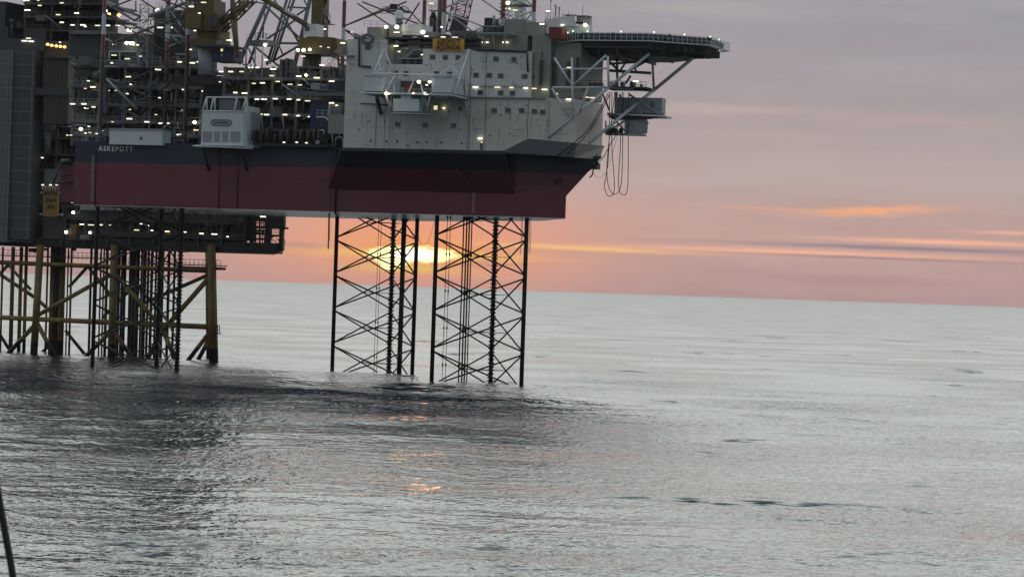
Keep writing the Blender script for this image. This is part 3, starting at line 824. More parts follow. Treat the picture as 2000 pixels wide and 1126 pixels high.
m = MB(); m.px(768, 193, 818, 217.5, -14.8, -12.5); m.px(783, 186, 803, 193.1, -14.7, -12.5); m.build('body', M_cab, bk)
m = MB(); m.pt(764, 221, -14.9, 838, 223.5, -14.9, .35); m.px(769, 219, 822, 222, -14, -8); m.build('cradle', M_lgrey, bk)

# ================================================================== helideck
zh = zof(1180, 79.5, -5)
zt_ = zof(1180, 63, -5)
hc = (sof(1246, 80, 12), 11.5)
hd = thing('helideck', 'dark octagonal helideck cantilevered out over the bow on tubular trusses', 'helideck', Wp(hc[0], hc[1], zh))
def octo(r, z, n=8, ph=0.5): return [Wp(hc[0] + r*cos(2*pi*(i + ph)/n), hc[1] + r*sin(2*pi*(i + ph)/n), z) for i in range(n)]
m = MB(); m.prism(octo(16.6, zh + .35), octo(16.6, zt_ - .1)); m.build('deck', paint('helideck_blue_grey', (0.055, 0.065, 0.085), .6, .2), hd)
m = MB(); m.prism(octo(15.0, zh - .9), octo(16.4, zh + .35)); m.prism(octo(10.5, zh - 2.2), octo(14.0, zh - .9)); m.build('underside', M_dark, hd)
m = MB()
for i in range(-6, 7):
    L = 15.5 if abs(i) < 3 else 15.5 - (abs(i) - 2)*2.2
    m.box(hc[0] - L, hc[0] + L, hc[1] + i*2.3 - .12, hc[1] + i*2.3 + .12, zh - 1.9 + abs(i)*.12, zh - .3)
for i in range(-3, 4):
    L = 14 - abs(i)*1.5
    m.box(hc[0] + i*4.0 - .12, hc[0] + i*4.0 + .12, hc[1] - L, hc[1] + L, zh - 2.5 + abs(i)*.35, zh - .5)
m.build('deck_girders', M_dark, hd)
m = MB(); o1, o0 = octo(18.2, zh), octo(18.2, zt_ - .1)
oo = octo(17.0, zh)
for i in range(8):
    a0, a1 = o1[i], o1[(i + 1) % 8]; k = 13
    up = Vector((0, 0, zt_ - zh - .1))
    m.tube(a0, a1, .10, 5); m.tube(a0 + up, a1 + up, .06, 4); m.tube(a0 + up*.5, a1 + up*.5, .03, 4)
    for j in range(k):
        p = a0.lerp(a1, j/k); m.tube(p, p + up, .055, 4); m.tube(p, oo[i].lerp(oo[(i + 1) % 8], j/k), .05, 4)
m.build('perimeter_railing', M_cab, hd)
rnd = random.Random(5)
m = MB(); q = octo(16.8, zt_)
for k in range(70):
    i = rnd.randrange(8); f = rnd.random(); p = q[i].lerp(q[(i + 1) % 8], f) + Vector((0, 0, -rnd.uniform(.3, 1.4)))
    m.tube(p, p + Vector((0, 0, .5)), rnd.uniform(.15, .4), 6)
m.build('edge_fittings', M_dark, hd)
for i, f in [(i, f) for i in (4, 5, 6, 7) for f in (.1, .6)]:
    p = octo(17.4, zt_ + .15)[i].lerp(octo(17.4, zt_ + .15)[(i + 1) % 8], f)
    mm = MB(); mm.ball(p, .16, 1, 1, 6, 4); mm.build('edge_light', G_green, hd)
for seg in (((1117, 112, -6), (1119, 232, -6), .42), ((1187, 110, -5), (1189, 172, -5), .5), ((1118, 168, -6), (1184, 108, -5), .42), ((1083, 113, -6), (1117, 167, -6), .42),
            ((1098, 135, -6), (1186, 134, -5), .35), ((1078, 171, -6), (1190, 170.5, -4), .45), ((1190, 170.5, -1), (1276, 178, 3), .45),
            ((1070, 269, tw - .3), (1190, 170, -4), .6), ((1190, 170, -4), (1268, 105, 0), .6),
            ((1150, 279, -3), (1276, 177, 6), .7), ((1276, 177, 6), (1354, 113, 8), .7), ((1274, 112, 5), (1277, 176, 6), .5),
            ((1078, 172, -6), (1113, 229, -5.5), .42), ((1131, 222, -5.5), (1148, 172, -6), .38), ((1098, 201, -5.5), (1118, 201, -6), .3), ((1172, 172, -1), (1190, 215, 5), .4),
            ((1205, 112, 12), (1206, 176, 14), .5), ((1190, 138, 10), (1272, 143, 12), .6), ((1188, 118, 8), (1210, 140, 12), .5), ((1215, 146, 12), (1268, 116, 12), .5),
            ((1238, 130, 12), (1264, 115, 14), .35), ((1238, 130, 12), (1244, 141, 12), .35), ((1222, 163, 12), (1232, 148, 12), .45), ((1210, 140, 12), (1225, 118, 14), .4), ((1188, 125, 10), (1250, 121, 12), .5)):
    (x0, y0, t0), (x1, y1, t1), w = seg
    MB().pt(x0, y0, t0, x1, y1, t1, w, 8).build('support_strut', M_cab if t0 < 2 else (M_lgrey if t0 < 6.5 else M_grey), hd)
m = MB(); m.px(1112, 168.5, 1262, 171, -1, 3); railpx(m, [(1190, 170, -1), (1262, 173, 0)], 1.25, 1.0, .06); railpx(m, [(1125, 169, -1), (1188, 170, -1)], 1.1, 1.2); m.px(1190, 172, 1272, 176, 1, 4)
for k in range(16):
    rx = 1140 + random.random()*115; m.px(rx, 170 - random.uniform(3, 11), rx + random.uniform(1, 5), 171, 0, 1.5)
m.build('lower_walkway', M_dark, hd)
lamps(hd, -1.4, [(1241, 159)])

# ================================================================== bridge house beside the helideck
bh = thing('bridge_house', 'small white control house with dark windows behind the helideck edge', 'deckhouse', PW(1108, 64, 2))
m = MB(); m.px(1063, 37, 1098, 66, 0, 3); m.prism([PW(x, y, 0.4) for x, y in ((1080, 35), (1122, 30), (1126, 52), (1088, 51))], [PW(x, y, 6) for x, y in ((1080, 35), (1122, 30), (1126, 52), (1088, 51))])
m.px(1098, 50, 1151, 66, .8, 3); m.build('wall', M_white, bh)
MB().px(1126, 32, 1147, 47, 1, 3).build('upper_cabin', M_accg, bh)
MB().px(1124, 30.5, 1149, 32, .6, 3.4).build('roof', M_dark, bh)
MB().px(1100, 28.8, 1123, 30, .6, 3).build('roof', M_dark, bh)
for x0, x1 in ((1115, 1123), (1125, 1137)): MB().px(x0, 43, x1, 46.5, .5, 1.2).build('window', M_black, bh)
lamps(bh, -.4, [(1143, 49, 's'), (1098, 49), (1119, 61, 'g'), (1070, 22)])
for (x, y0, y1, w) in ((1138, 9, 31, .1), (1066, 22, 40, .12), (1070, 22, 38, .12), (1075, 6, 38, .12), (1080, 26, 38, .1), (1092, 17, 35, .15), (1085, 14, 36, .2), (1098, 26, 34, .1), (1154, 33, 52, .2), (1110, 22, 30, .1), (1046, 36, 46, .1)):
    MB().pt(x, y1, 2, x + .7, y0, 2, w, 5).build('mast', M_grey, bh)
rc = boxthing('red_container', 'small red container on the roof between bridge house and helideck', 'container', 1072, 53, 1097, 76, -5.6, -2, M_redbox)
m = MB()
for k in range(5): m.px(1074 + k*5, 55, 1075.2 + k*5, 75, -5.7, -5.6)
m.build('door_bars', M_dark, rc)
def dish(label, px, py, r, t, mat=M_cab):
    T = thing('satellite_dish', label, 'satellite dish', PW(px, py, t), 'small round satellite dishes')
    m = MB(); c = PW(px, py, t); n_ = Vector((-SN, -CS, 0)); m.tube(c, c + n_*.25, r, 14, r*.5); m.build('reflector', mat, T)
    m = MB(); m.tube(c, c + Vector((0, 0, -1.9)), .06, 5); m.build('stalk', M_grey, T)
dish('round satellite dish on a mast, the left and higher one above the bridge house', 1085, 11, .34, 2.2)
dish('round satellite dish on a mast, the right and lower one above the bridge house', 1092, 15, .32, 2.2)
fl = thing('flag', 'small red flag on a thin pole over the bridge house', 'flag', PW(1075, 8, 2))
m = MB(); m.prism([PW(x, y, 1.9) for x, y in ((1075, -6), (1078, -3), (1077.4, 4), (1075.3, 7))], [PW(x, y, 2.0) for x, y in ((1075, -6), (1078, -3), (1077.4, 4), (1075.3, 7))]); m.build('cloth', paint('flag_red', (.45, .03, .03)), fl)
dm = thing('satellite_dome', 'big white radome on a short lattice stand above the accommodation roof', 'radome', PW(780, 47, 1))
m = MB(); m.ball(PW(779.5, 29.5, 1), .93, 1, 1.05, 18, 12); m.build('dome', M_white, dm)
m = MB(); m.tube(PW(778, 48, 1), PW(779, 38, 1), .5, 8, .7)
for dx_ in (-3, 0, 3): m.pt(778 + dx_, 50, .6, 777 + dx_*.5, 38, .6, .12, 4)
m.build('stand', M_grey, dm)
rd = thing('radar_cowl', 'black flared cowl on a small railed platform behind the radome', 'radar', PW(769, 20, 8))
m = MB(); a_ = [PW(x, y, 7) for x, y in ((759, 19), (778, 19), (775, 8), (762, 8))]; b_ = [PW(x, y, 10) for x, y in ((759, 19), (778, 19), (775, 8), (762, 8))]
m.prism(a_, b_); m.build('cowl', M_black, rd)
m = MB(); m.px(746, 19.5, 792, 21, 6, 10); railpx(m, [(747, 20, 6), (792, 20.5, 6)], .7, 1.1); m.build('platform', M_dark, rd)

# ================================================================== bow lifeboat station and hoses
bs_ = thing('bow_platform', 'steel platform with trusses projecting from the bow under the helideck', 'platform', PW(1220, 225, 8))
m = MB(); m.pt(1186, 222, 3, 1302, 227.5, 3, .42); m.px(1186, 223, 1290, 226.5, 3.4, 12); m.build('edge_beam', M_cab, bs_)
m = MB(); m.prism([PW(x, y, 4) for x, y in ((1186, 227), (1292, 229), (1270, 233), (1200, 235))], [PW(x, y, 12) for x, y in ((1186, 227), (1292, 229), (1270, 233), (1200, 235))]); m.build('underframe', M_dark, bs_)
for seg in (((1204, 180, 3), (1203, 235, 3), .5), ((1228, 184, 3), (1292, 226, 3), .4), ((1210, 184, 3), (1221, 222, 3), .4), ((1245, 195, 3), (1252, 223, 3), .3), ((1184, 258, 3), (1222, 235, 3), .35), ((1204, 238, 3), (1221, 256, 3), .35), ((1183, 262, 3), (1262, 264.5, 3), .4),
            ((1183, 236, 3), (1183, 262, 3), .3), ((1221, 235, 3), (1221, 262, 3), .3), ((1190, 240, 4), (1215, 262, 4), .2), ((1196, 262, 4), (1212, 240, 4), .2)):
    (x0, y0, t0), (x1, y1, t1), w = seg
    MB().pt(x0, y0, t0, x1, y1, t1, w, 6).build('brace', M_lgrey, bs_)
m = MB()
for k in range(14):
    rx = 1184 + random.random()*30; m.px(rx, 256 - random.uniform(0, 6), rx + random.uniform(1, 4), 263, 3.5, 5)
m.px(1183, 260, 1222, 263.5, 3.3, 6)
m.build('winch_gear', M_dark, bs_)
bl = lifeboat_box('long white lifeboat shelter sticking out past the bow', 1200, 191.5, 1293, 220.5, 4, 6.6, M_lgrey)
text('FFFF', 1271, 208, .42, 3.95, bl, M_ink, 'side_marking', wide=.9) if False else None
m = MB()
for k in range(6): m.px(1269.5, 199 + k*3.1, 1272.8 + (k % 2), 201 + k*3.1, 3.95, 4)
for x in (1274.6, 1276.6): m.px(x, 198, x + .9, 217, 3.95, 4)
m.build('side_marking', M_dark, bl)
rb = thing('bow_boat_shelter', 'grey boxed shelter with a slanted corner under the bow platform', 'boat shelter', PW(1250, 262, 5))
m = MB(); pp = [(1222, 234), (1264, 233), (1266, 240), (1264, 261), (1230, 265), (1222, 262)]
m.prism([PW(x, y, 4.2) for x, y in pp], [PW(x, y, 6.6) for x, y in pp]); m.build('body', M_lgrey, rb)
m = MB(); m.pt(1240, 238, 4.1, 1254, 261, 4.1, .15); m.pt(1254, 261, 4.1, 1268, 238, 4.1, .15); m.build('brace', M_cab, rb)
hoses = (
 ('leftmost long hose loop hanging below the bow platform', [(1195, 180, 2), (1195, 284, 2), (1200, 367, 2), (1189, 383, 2), (1180.5, 365, 2), (1184, 342, 2), (1189, 295, 2), (1191, 180, 2)]),
 ('middle hose loop hanging below the bow platform', [(1217, 180, 2.6), (1216, 290, 2.6), (1213, 360, 2.6), (1202, 379, 2.6), (1191, 370, 2.6), (1185.5, 342, 2.6), (1188, 290, 2.6), (1201, 180, 2.6)]),
 ('rightmost hose loop hanging below the bow platform', [(1228, 180, 3), (1227, 249, 3), (1226, 362, 3), (1217, 380, 3), (1208, 362, 3), (1212, 280, 3), (1215, 180, 3)]))
for lb, pts in hoses: cable(pts, .075, 'hanging_hose', lb, 'hose', 'hose loops under the bow')
cable([(1188, 182, 1), (1153, 247, -3), (1121, 279, -5.5), (1086, 305, -5.6)], .09, 'mooring_cable', 'black cable slanting from the helideck truss down over the bulwark, the left one', 'cable', 'slanting bow cables')
cable([(1191, 184, 1), (1162, 240, -3), (1135, 275, -5.5), (1105, 302, -5.6)], .09, 'mooring_cable', 'black cable slanting from the helideck truss down over the bulwark, the right one', 'cable', 'slanting bow cables')
cable([(1168, 318, 1), (1180, 305, 1), (1193, 280, 1), (1213, 250, 2)], .08, 'bow_cable', 'black cable rising from the bow fairlead to the platform', 'cable')
cable([(1157, 334, 1), (1168, 347, 1), (1183, 337, 1), (1196, 300, 1), (1207, 262, 2)], .03, 'slack_line', 'thin slack line drooping below the bow fairlead', 'line')
fb = thing('bow_fairlead', 'black roller fairlead with a hanging chain at the tip of the bow', 'fairlead', PW(1160, 325, 0))
m = MB(); m.tube(PW(1164, 319, -1), PW(1164, 319, 2.5), .55, 12); m.px(1152, 318, 1165, 330, -.6, 2); m.tube(PW(1153, 329, 0), PW(1140, 334, 0), .4, 8, .2); m.build('roller', M_black, fb)
m = MB(); m.path([PW(1159, 330, 0), PW(1157, 341, 0), PW(1152, 347, 0)], .14); m.build('chain', M_black, fb)
m = MB(); m.path([PW(1161, 313, 0), PW(1165, 300, 0), PW(1170, 313, 0), PW(1161, 313, 0)], .1); m.build('bracket', M_black, fb)
# lines beside the near leg
for i, (x, y0, y1, r) in enumerate(((642, 415, 486, .14), (645, 300, 470, .05))):
    cable([(x + .5, y0, -1), (x, (y0 + y1)/2, -1), (x - 1, y1, -1)], r, 'hanging_rope', ('thick dark rope end hanging left of the middle leg', 'thin dark rope beside the thick one left of the middle leg')[i], 'rope', 'ropes hanging under the hull')
for i, (x, y1) in enumerate(((1036.5, 496), (1034, 490), (1018, 497), (1020.5, 470))):
    cable([(x, 424, 2), (x, 460, 2), (x - 1.5, y1, 2)], .045, 'hanging_line', ('longest thin line hanging right of the near leg', 'shorter thin line hanging right of the near leg', 'thin line inside the right edge of the near leg', 'shortest thin line inside the near leg')[i], 'line', 'thin lines hanging under the bow')
cable([(818, 462, 30), (822, 475, 30), (830, 478, 30), (838, 468, 30), (849, 430, 30)], .035, 'slack_line', 'thin slack line looped between the middle leg and the near leg', 'line')

# ================================================================== deck containers on the near side
oc = thing('service_container', 'tall white service cabin marked OCEANEERING on an outboard platform', 'container', PW(438, 284, -2))
m = MB(); m.px(393.5, 219, 476, 283, -4, 3); m.px(476, 207, 482, 284, -3.4, 3); m.build('wall', M_cab, oc)
MB().px(482, 219, 493, 284, -1.5, 2.5).build('side_extension', M_lgrey, oc)
for x0, x1 in ((396, 414), (418, 430), (434, 446), (450, 469)): MB().px(x0, 257, x1, 278, -4.06, -4).build('door_panel', M_lgrey, oc)
m = MB()
for seg in (((404, 190, -3.5), (483, 191, -3.5)), ((396, 217, -4), (478, 218, -4)), ((404, 190, -3.5), (395, 218, -4)), ((417, 191, -3.5), (411, 218, -4)), ((463, 191, -3.5), (457, 218, -4)), ((481, 191, -3.5), (472, 218, -4)), ((481, 191, -3.5), (480, 218, -3)),
            ((404, 190, 2), (404, 218, 2)), ((420, 190, 2), (420, 218, 2)), ((483, 191, 2), (483, 218, 2)), ((404, 190, -3.5), (404, 190, 2)), ((483, 191, -3.5), (483, 191, 2))):
    m.pt(*seg[0], *seg[1], .32)
m.build('roof_frame', M_cab, oc)
m = MB(); m.px(428, 195, 462, 217, 0, 2); m.px(434, 184, 470, 190, 1, 3); m.build('winch', M_grey, oc)
cu = [(412 + 5*(1 - cos(a)) if False else 0, 0) for a in ()]
m = MB(); z1, z0 = zof(432, 234.3, -4.1), zof(432, 245, -4.1); a0, a1 = sof(412.5, 240, -4.1), sof(451.5, 240, -4.1); rr = (z1 - z0)/2; zc = (z0 + z1)/2
pts = [Wp(a0 + rr + rr*cos(q), -4.1, zc + rr*sin(q)) for q in [pi/2 + pi*i/8 for i in range(9)]] + [Wp(a1 - rr + rr*cos(q), -4.1, zc + rr*sin(q)) for q in [-pi/2 + pi*i/8 for i in range(9)]]
m.path(pts + [pts[0]], .09, 5); m.build('logo_outline', paint('logo_navy', (.015, .03, .05)), oc)
text('OCEANEERING', 432, 239.7, .58, -4.05, oc, MATS['logo_navy'], 'logo_lettering', wide=3.4, bold=.012, track=1.15)
opf = thing('outboard_platform', 'narrow white framed platform under the service cabin', 'platform', PW(436, 288, -4))
m = MB()
m.pt(376, 285, -5, 494, 290, -5, .25); m.pt(392, 282.5, -5, 480, 285.5, -5, .2)
for x in (392, 404, 421, 436, 450, 467, 480): m.pt(x, 283, -5, x, 288, -5, .2, 4)
m.px(380, 283.5, 494, 285.5, -4.8, 0)
railpx(m, [(480, 287, -5), (493, 289, -5)], 1.1)
m.build('frame', M_cab, opf)
wc = thing('covered_container', 'long low white covered container above the rig name', 'container', PW(265, 282, -1))
MB().px(213.5, 254, 316.5, 282.8, -1.4, 3).build('body', M_cab, wc)
MB().px(213, 251, 317.5, 254.3, -1.6, 3.1).build('roof', M_lgrey, wc)
MB().pt(276, 270, -1.5, 276.2, 270.5, -1.3, .7, 10).build('round_mark', M_grey, wc)
nb = boxthing('navy_container', 'dark navy container standing left of the accommodation block', 'container', 606, 195, 641, 270, 1, 8, M_navy)
MB().px(619, 195, 640, 201, .8, 1.0).build('top_frame', M_black, nb)
cb = thing('deck_cabin', 'grey stained cabin with a side door next to the accommodation block', 'cabin', PW(657, 263, -2))
MB().px(641, 224, 673, 261, -3.5, 4).build('lower_body', M_accg, cb)
MB().px(645, 201, 669, 224, -3, 3).build('upper_body', M_grey, cb)
MB().px(641, 201, 645, 224, -3.2, -2.8).build('door', M_lgrey, cb)
m = MB(); m.prism([PW(x, y, -3.6) for x, y in ((618, 227), (636, 227), (641, 237), (641, 231), (634, 229.5), (618, 229.5))], [PW(x, y, -2.6) for x, y in ((618, 227), (636, 227), (641, 237), (641, 231), (634, 229.5), (618, 229.5))])
railpx(m, [(619, 227, -3.4), (640, 228, -3.4)], 1.2, 1.0); m.build('side_step', M_cab, cb)
lamps(cb, -3.8, [(647, 201), (657, 206, 'd')])
m = MB(); m.path([PW(650, 288, -4), PW(649, 262, -4)], .1); m.path([PW(655, 285, -4), PW(656, 270, -4), PW(663, 266, -4), PW(669, 272, -4), PW(670, 287, -4)], .14); m.build('davit', M_lgrey, cb)
hl = MB(); 
ht = thing('hose_rack', 'row of dark upright hose drums along the deck edge', 'hose rack', PW(570, 285, -1))
for k in range(11):
    x = 497 + k*13.2; mm = MB(); c0, c1 = PW(x, 268, -1.8), PW(x + 4, 268, -.2); w_ = Vector((CS, -SN, 0))
    hh = (2, 5, 0, 7, 3, 1, 6, 2, 4, 0, 5)[k]; mm.tube(PW(x, 267 + hh, -1.2), PW(x, 267 + hh, -1.2) + w_*.7 + Vector((0, 0, .08)), 1.75 - hh*.08, 12); mm.build('hose_drum', M_black, ht)
m = MB(); m.px(492, 280, 642, 286.5, -2.2, 1); m.build('base', M_black, ht)
lamps(ht, -2.5, [(554, 278, 'd'), (579, 278, 'd'), (598, 279, 'd')])
m = MB(); m.path([PW(622, 270, -2.4), PW(622, 254, -2.4), PW(632, 254, -2.4), PW(633, 262, -2.4)], .12); m.build('handle_frame', M_letter, ht)
MB().px(616, 274, 624, 281, -2.6, -2.5).build('notice', M_lgrey, ht)

# ================================================================== deck machinery on the rig
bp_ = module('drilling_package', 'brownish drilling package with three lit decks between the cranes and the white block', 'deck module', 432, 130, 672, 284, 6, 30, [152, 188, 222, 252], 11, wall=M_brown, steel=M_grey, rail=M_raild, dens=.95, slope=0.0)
lamps(bp_, 5.2, [(431, 140), (450, 140), (471, 140), (489, 132), (502, 132), (533, 135), (531, 148), (495, 163), (512, 162), (542, 159), (566, 165), (585, 166), (583, 149), (618, 152), (647, 159), (459, 181), (477, 182),
    (501, 194), (515, 194), (537, 193), (564, 194), (582, 195), (600, 197), (617, 199), (631, 200, 'd'), (508, 223), (520, 224), (556, 224), (580, 226), (602, 228, 'd'), (598, 147, 's'), (429, 160, 'd')])
m = MB(); m.px(560, 180, 672, 187, 4.2, 5.6); m.px(612, 163, 642, 178, 4.5, 6); m.build('walkway', M_grey, bp_)
m = MB(); railpx(m, [(560, 180, 4.3), (672, 192, 4.3)], 1.2); m.build('railing', M_rail, bp_)
MB().px(643, 160, 672, 178, 4.6, 7).build('navy_box', M_navy, bp_)
MB().px(607, 162, 625, 175, 4.4, 5).build('pale_locker', M_lgrey, bp_)
for seg in (((552, 165, 4), (580, 186, 4)), ((482, 82, 4.5), (479, 152, 4.5)), ((499, 88, 4.5), (497, 150, 4.5)), ((513, 88, 4.5), (511, 150, 4.5)), ((510, 224, 4), (514, 260, 4)), ((550, 222, 4), (556, 258, 4))):
    MB().pt(*seg[0], *seg[1], .3).build('brace', M_lgrey, bp_)
MB().px(481, 79, 528, 88, 4.2, 9).build('monkey_board', M_grey, bp_)
m = MB(); railpx(m, [(481, 79, 4.2), (528, 79.5, 4.2)], 1.2, 1.0); m.build('railing', M_grey, bp_)
lamps(bp_, 4.0, [(518, 88, 's'), (519, 117)])
MB().px(546, 116, 552, 150, 6, 8).build('exhaust_stack', M_dark, bp_); MB().px(556, 114, 562, 150, 6, 8).build('exhaust_stack', M_dark, bp_); MB().px(565, 116, 570, 150, 6, 8).build('exhaust_stack', M_dark, bp_)

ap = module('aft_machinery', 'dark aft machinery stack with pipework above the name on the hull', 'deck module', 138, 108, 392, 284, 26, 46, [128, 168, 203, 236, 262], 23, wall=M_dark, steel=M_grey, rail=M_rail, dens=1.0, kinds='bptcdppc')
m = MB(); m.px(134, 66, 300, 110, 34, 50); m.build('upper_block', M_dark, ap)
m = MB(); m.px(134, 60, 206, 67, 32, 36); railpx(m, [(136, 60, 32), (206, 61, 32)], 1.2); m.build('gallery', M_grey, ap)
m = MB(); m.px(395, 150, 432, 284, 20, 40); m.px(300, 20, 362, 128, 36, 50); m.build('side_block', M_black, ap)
lamps(ap, 24.5, [(250, 150), (255, 165, 'd'), (172, 158, 'd'), (181, 170), (166, 173, 'd'), (211, 177, 'd'), (226, 177, 'd'), (248, 183, 'd'), (141, 203), (163, 203), (182, 209), (168, 211), (253, 214, 'd'), (252, 232), (219, 238, 'd'), (286, 238),
    (311, 191, 'd'), (304, 224, 'd'), (308, 136), (273, 110, 'd'), (248, 115), (218, 123, 'd'), (200, 122, 'd'), (222, 108), (359, 175), (399, 178), (358, 215), (380, 239, 's'), (382, 254), (350, 121), (375, 123), (386, 121, 'd'),
    (158, 252, 's'), (138, 264, 'd'), (131, 264, 'd'), (175, 259, 'd'), (188, 261, 'd'), (200, 256, 'd'), (167, 260, 'd'), (173, 247, 'd'), (314, 241), (328, 241, 'd'), (347, 263, 'd'), (352, 262, 'd')])
lamps(ap, 31, [(141, 49), (161, 49), (166, 52, 'd'), (190, 50), (210, 50), (229, 50), (120, 44), (206, 21, 's'), (307, 20, 's'), (312, 54), (334, 54), (213, 28, 'o'), (232, 30, 'o')])
for seg, w, mt in ((((208, 154, 22), (267, 213, 22)), .55, M_lgrey), (((210, 152, 23), (250, 170, 23)), .3, M_grey), (((88, 30, 30), (120, 56, 30)), .3, M_grey), (((312, 150, 24), (262, 200, 24)), .3, M_grey), (((305, 205, 24), (268, 235, 24)), .3, M_grey)):
    MB().pt(*seg[0], *seg[1], w, 8).build('diagonal_strut', mt, ap)
for y in (176, 192, 212):
    m = MB(); m.ball(PW(200, y, 23), .75, 1, 1, 12, 8); m.px(200, y - 8, 206.5, y + 8, 22.4, 24); m.build('round_vessel', M_grey, ap)
MB().tube(PW(186, 150, 24), PW(205, 150, 24), 1.3, 12).build('horizontal_vessel', M_dark, ap)
MB().px(152, 110, 175, 127, 24, 27).build('pale_unit', M_grey, ap)
# light handrails, stairs and thin pipes scattered over the stack
rnd = random.Random(77)
for (x0, y0, x1, y1, t, n) in ((140, 112, 210, 282, 24, 34), (205, 130, 392, 250, 23, 60), (318, 240, 392, 284, 3, 16), (140, 236, 212, 284, 3, 22)):
    for k in range(n):
        m = MB(); x = rnd.uniform(x0, x1 - 12); y = rnd.uniform(y0 + 8, y1)
        q = rnd.random(); w = rnd.uniform(8, 26)
        if q < .35: railpx(m, [(x, y, t), (min(x + w, x1), y + .4, t)], rnd.choice((.9, 1.1)), .9, .035)
        elif q < .6: m.pt(x, y, t, x + .3, y - rnd.uniform(8, 28), t, rnd.choice((.07, .12, .2)), 5)
        elif q < .8: m.pt(x, y, t, x + w, y + .3, t, rnd.choice((.07, .12, .25)), 5)
        else: m.pt(x, y, t, x + w*.8, y - w*.8*rnd.choice((1, -1, .7)), t, rnd.choice((.1, .2)), 5)
        m.build('handrail' if q < .35 else ('pipe' if q < .8 else 'brace'), rnd.choice((M_lgrey, M_rail, M_grey)), ap)
for (x0, y0, x1, y1, t, n, par) in ((436, 118, 668, 280, 4.4, 90, bp_), (208, 4, 362, 112, 25, 60, ap)):
    for k in range(n):
        m = MB(); x = rnd.uniform(x0, x1 - 12); y = rnd.uniform(y0 + 8, y1)
        q = rnd.random(); w = rnd.uniform(8, 26)
        if q < .4: m.pt(x, y, t, x + .3, y - rnd.uniform(6, 24), t, rnd.choice((.08, .14, .3)), 5)
        elif q < .7: m.pt(x, y, t, min(x + w, x1), y + .3, t, rnd.choice((.08, .12, .3)), 5)
        elif q < .85: railpx(m, [(x, y, t), (min(x + w, x1), y + .4, t)], 1.0, .9, .04)
        else: m.pt(x, y, t, min(x + w*.8, x1), y - w*.8*rnd.choice((1, -1, .7)), t, rnd.choice((.1, .25)), 5)
        m.build('pipe' if q < .7 else ('handrail' if q < .85 else 'brace'), rnd.choice((M_lgrey, M_grey, M_brown)), par)
m = MB()
for k in range(4):
    xa, xb = (236, 290) if k % 2 else (290, 236); ya = 236 - k*24
    m.pt(xa, ya, 22.5, xb, ya - 24, 22.5, .4, 4); m.pt(xa, ya - 9, 22.4, xb, ya - 33, 22.4, .08, 4); m.px(min(xb, xa) - 4 if xb < xa else xb - 4, ya - 24.5, xb + 8, ya - 23, 22, 24)
m.build('stair_flights', M_grey, ap)
# burner boom frame: pale box frame and lit basket
fr = thing('support_frame', 'pale grey box frame holding a lit basket between the leg and the lattice pole', 'frame', PW(242, 130, 20))
m = MB()
for seg in (((214, 101, 18), (272, 102, 18)), ((214, 101, 18), (214, 131, 18)), ((234, 101, 18), (234, 129, 18)), ((269, 101, 18), (269, 128, 18)), ((200, 130, 18), (232, 131, 18)), ((253, 128, 18), (272, 129, 18))): m.pt(*seg[0], *seg[1], .36)
m.build('frame', M_lgrey, fr)
MB().px(214, 92, 268, 101, 18.3, 21).build('basket', M_grey, fr)
m = MB(); railpx(m, [(214, 92, 18.1), (268, 93, 18.1)], .9, .8); m.build('railing', M_rail, fr)
lamps(fr, 17.6, [(253, 84, 's'), (259, 85, 's'), (247, 84, 's'), (268, 88, 'd'), (221, 86, 'd'), (251, 59, 's'), (256, 60, 's')])
# lattice pole
lp = thing('lattice_pole', 'pale square lattice pole in front of the dark machinery, left of the brown crane', 'lattice pole', PW(282, 140, 16))
m = MB()
xs = (271.5, 287.5)
for x in xs:
    for t in (14, 15.8): m.pt(x, 132, t, x + 2.5, 9, t, .2, 5)
yv = [9, 24, 39, 62, 81, 99, 130]
for i in range(len(yv) - 1):
    for t in (14, 15.8):
        m.pt(272, yv[i], t, 289, yv[i], t, .16, 5)
        a_, b_ = (272, 289) if i % 2 else (289, 272)
        m.pt(a_, yv[i], t, b_, yv[i + 1], t, .16, 5)
    for x in (273, 289): m.pt(x, yv[i], 14, x, yv[i], 15.8, .14, 4)
m.build('lattice', M_lgrey, lp)
# pale tubular boom over the leg
bo = thing('pale_boom', 'pale tubular boom with a hanging post high between the lattice pole and the brown crane', 'boom', PW(325, 20, 14))
for seg, w in ((((290, 32, 14), (366, 5, 14)), .75), (((294, 29, 14), (330, 15, 14)), .55), (((326.5, 13, 14), (326.5, 48, 14)), .75), (((332, 21, 14), (347, 42, 14)), .4), (((347, 42, 14), (364, 66, 14)), .4), (((349, 40, 14), (362, 15, 14)), .25),
               (((290, 39, 14), (343, 40, 14)), .2), (((302, 43, 14), (343, 46.5, 14)), .2), (((330, 92, 14), (363, 78, 14)), .4), (((335, 70, 14), (363, 74, 14)), .5), (((337, 72, 14), (347, 82, 14)), .5)):
    MB().pt(*seg[0], *seg[1], w, 8).build('tube', M_lgrey, bo)
for seg, w in ((((202, 1, 12), (275, 33, 12)), .6), (((202, 3, 12), (262, 40, 12)), .45), (((201, 74, 12), (226, 86, 12)), .6), (((262, 40, 12), (275, 33, 12)), .5)):
    MB().pt(*seg[0], *seg[1], w, 8).build('leg_brace', M_lgrey, bo)

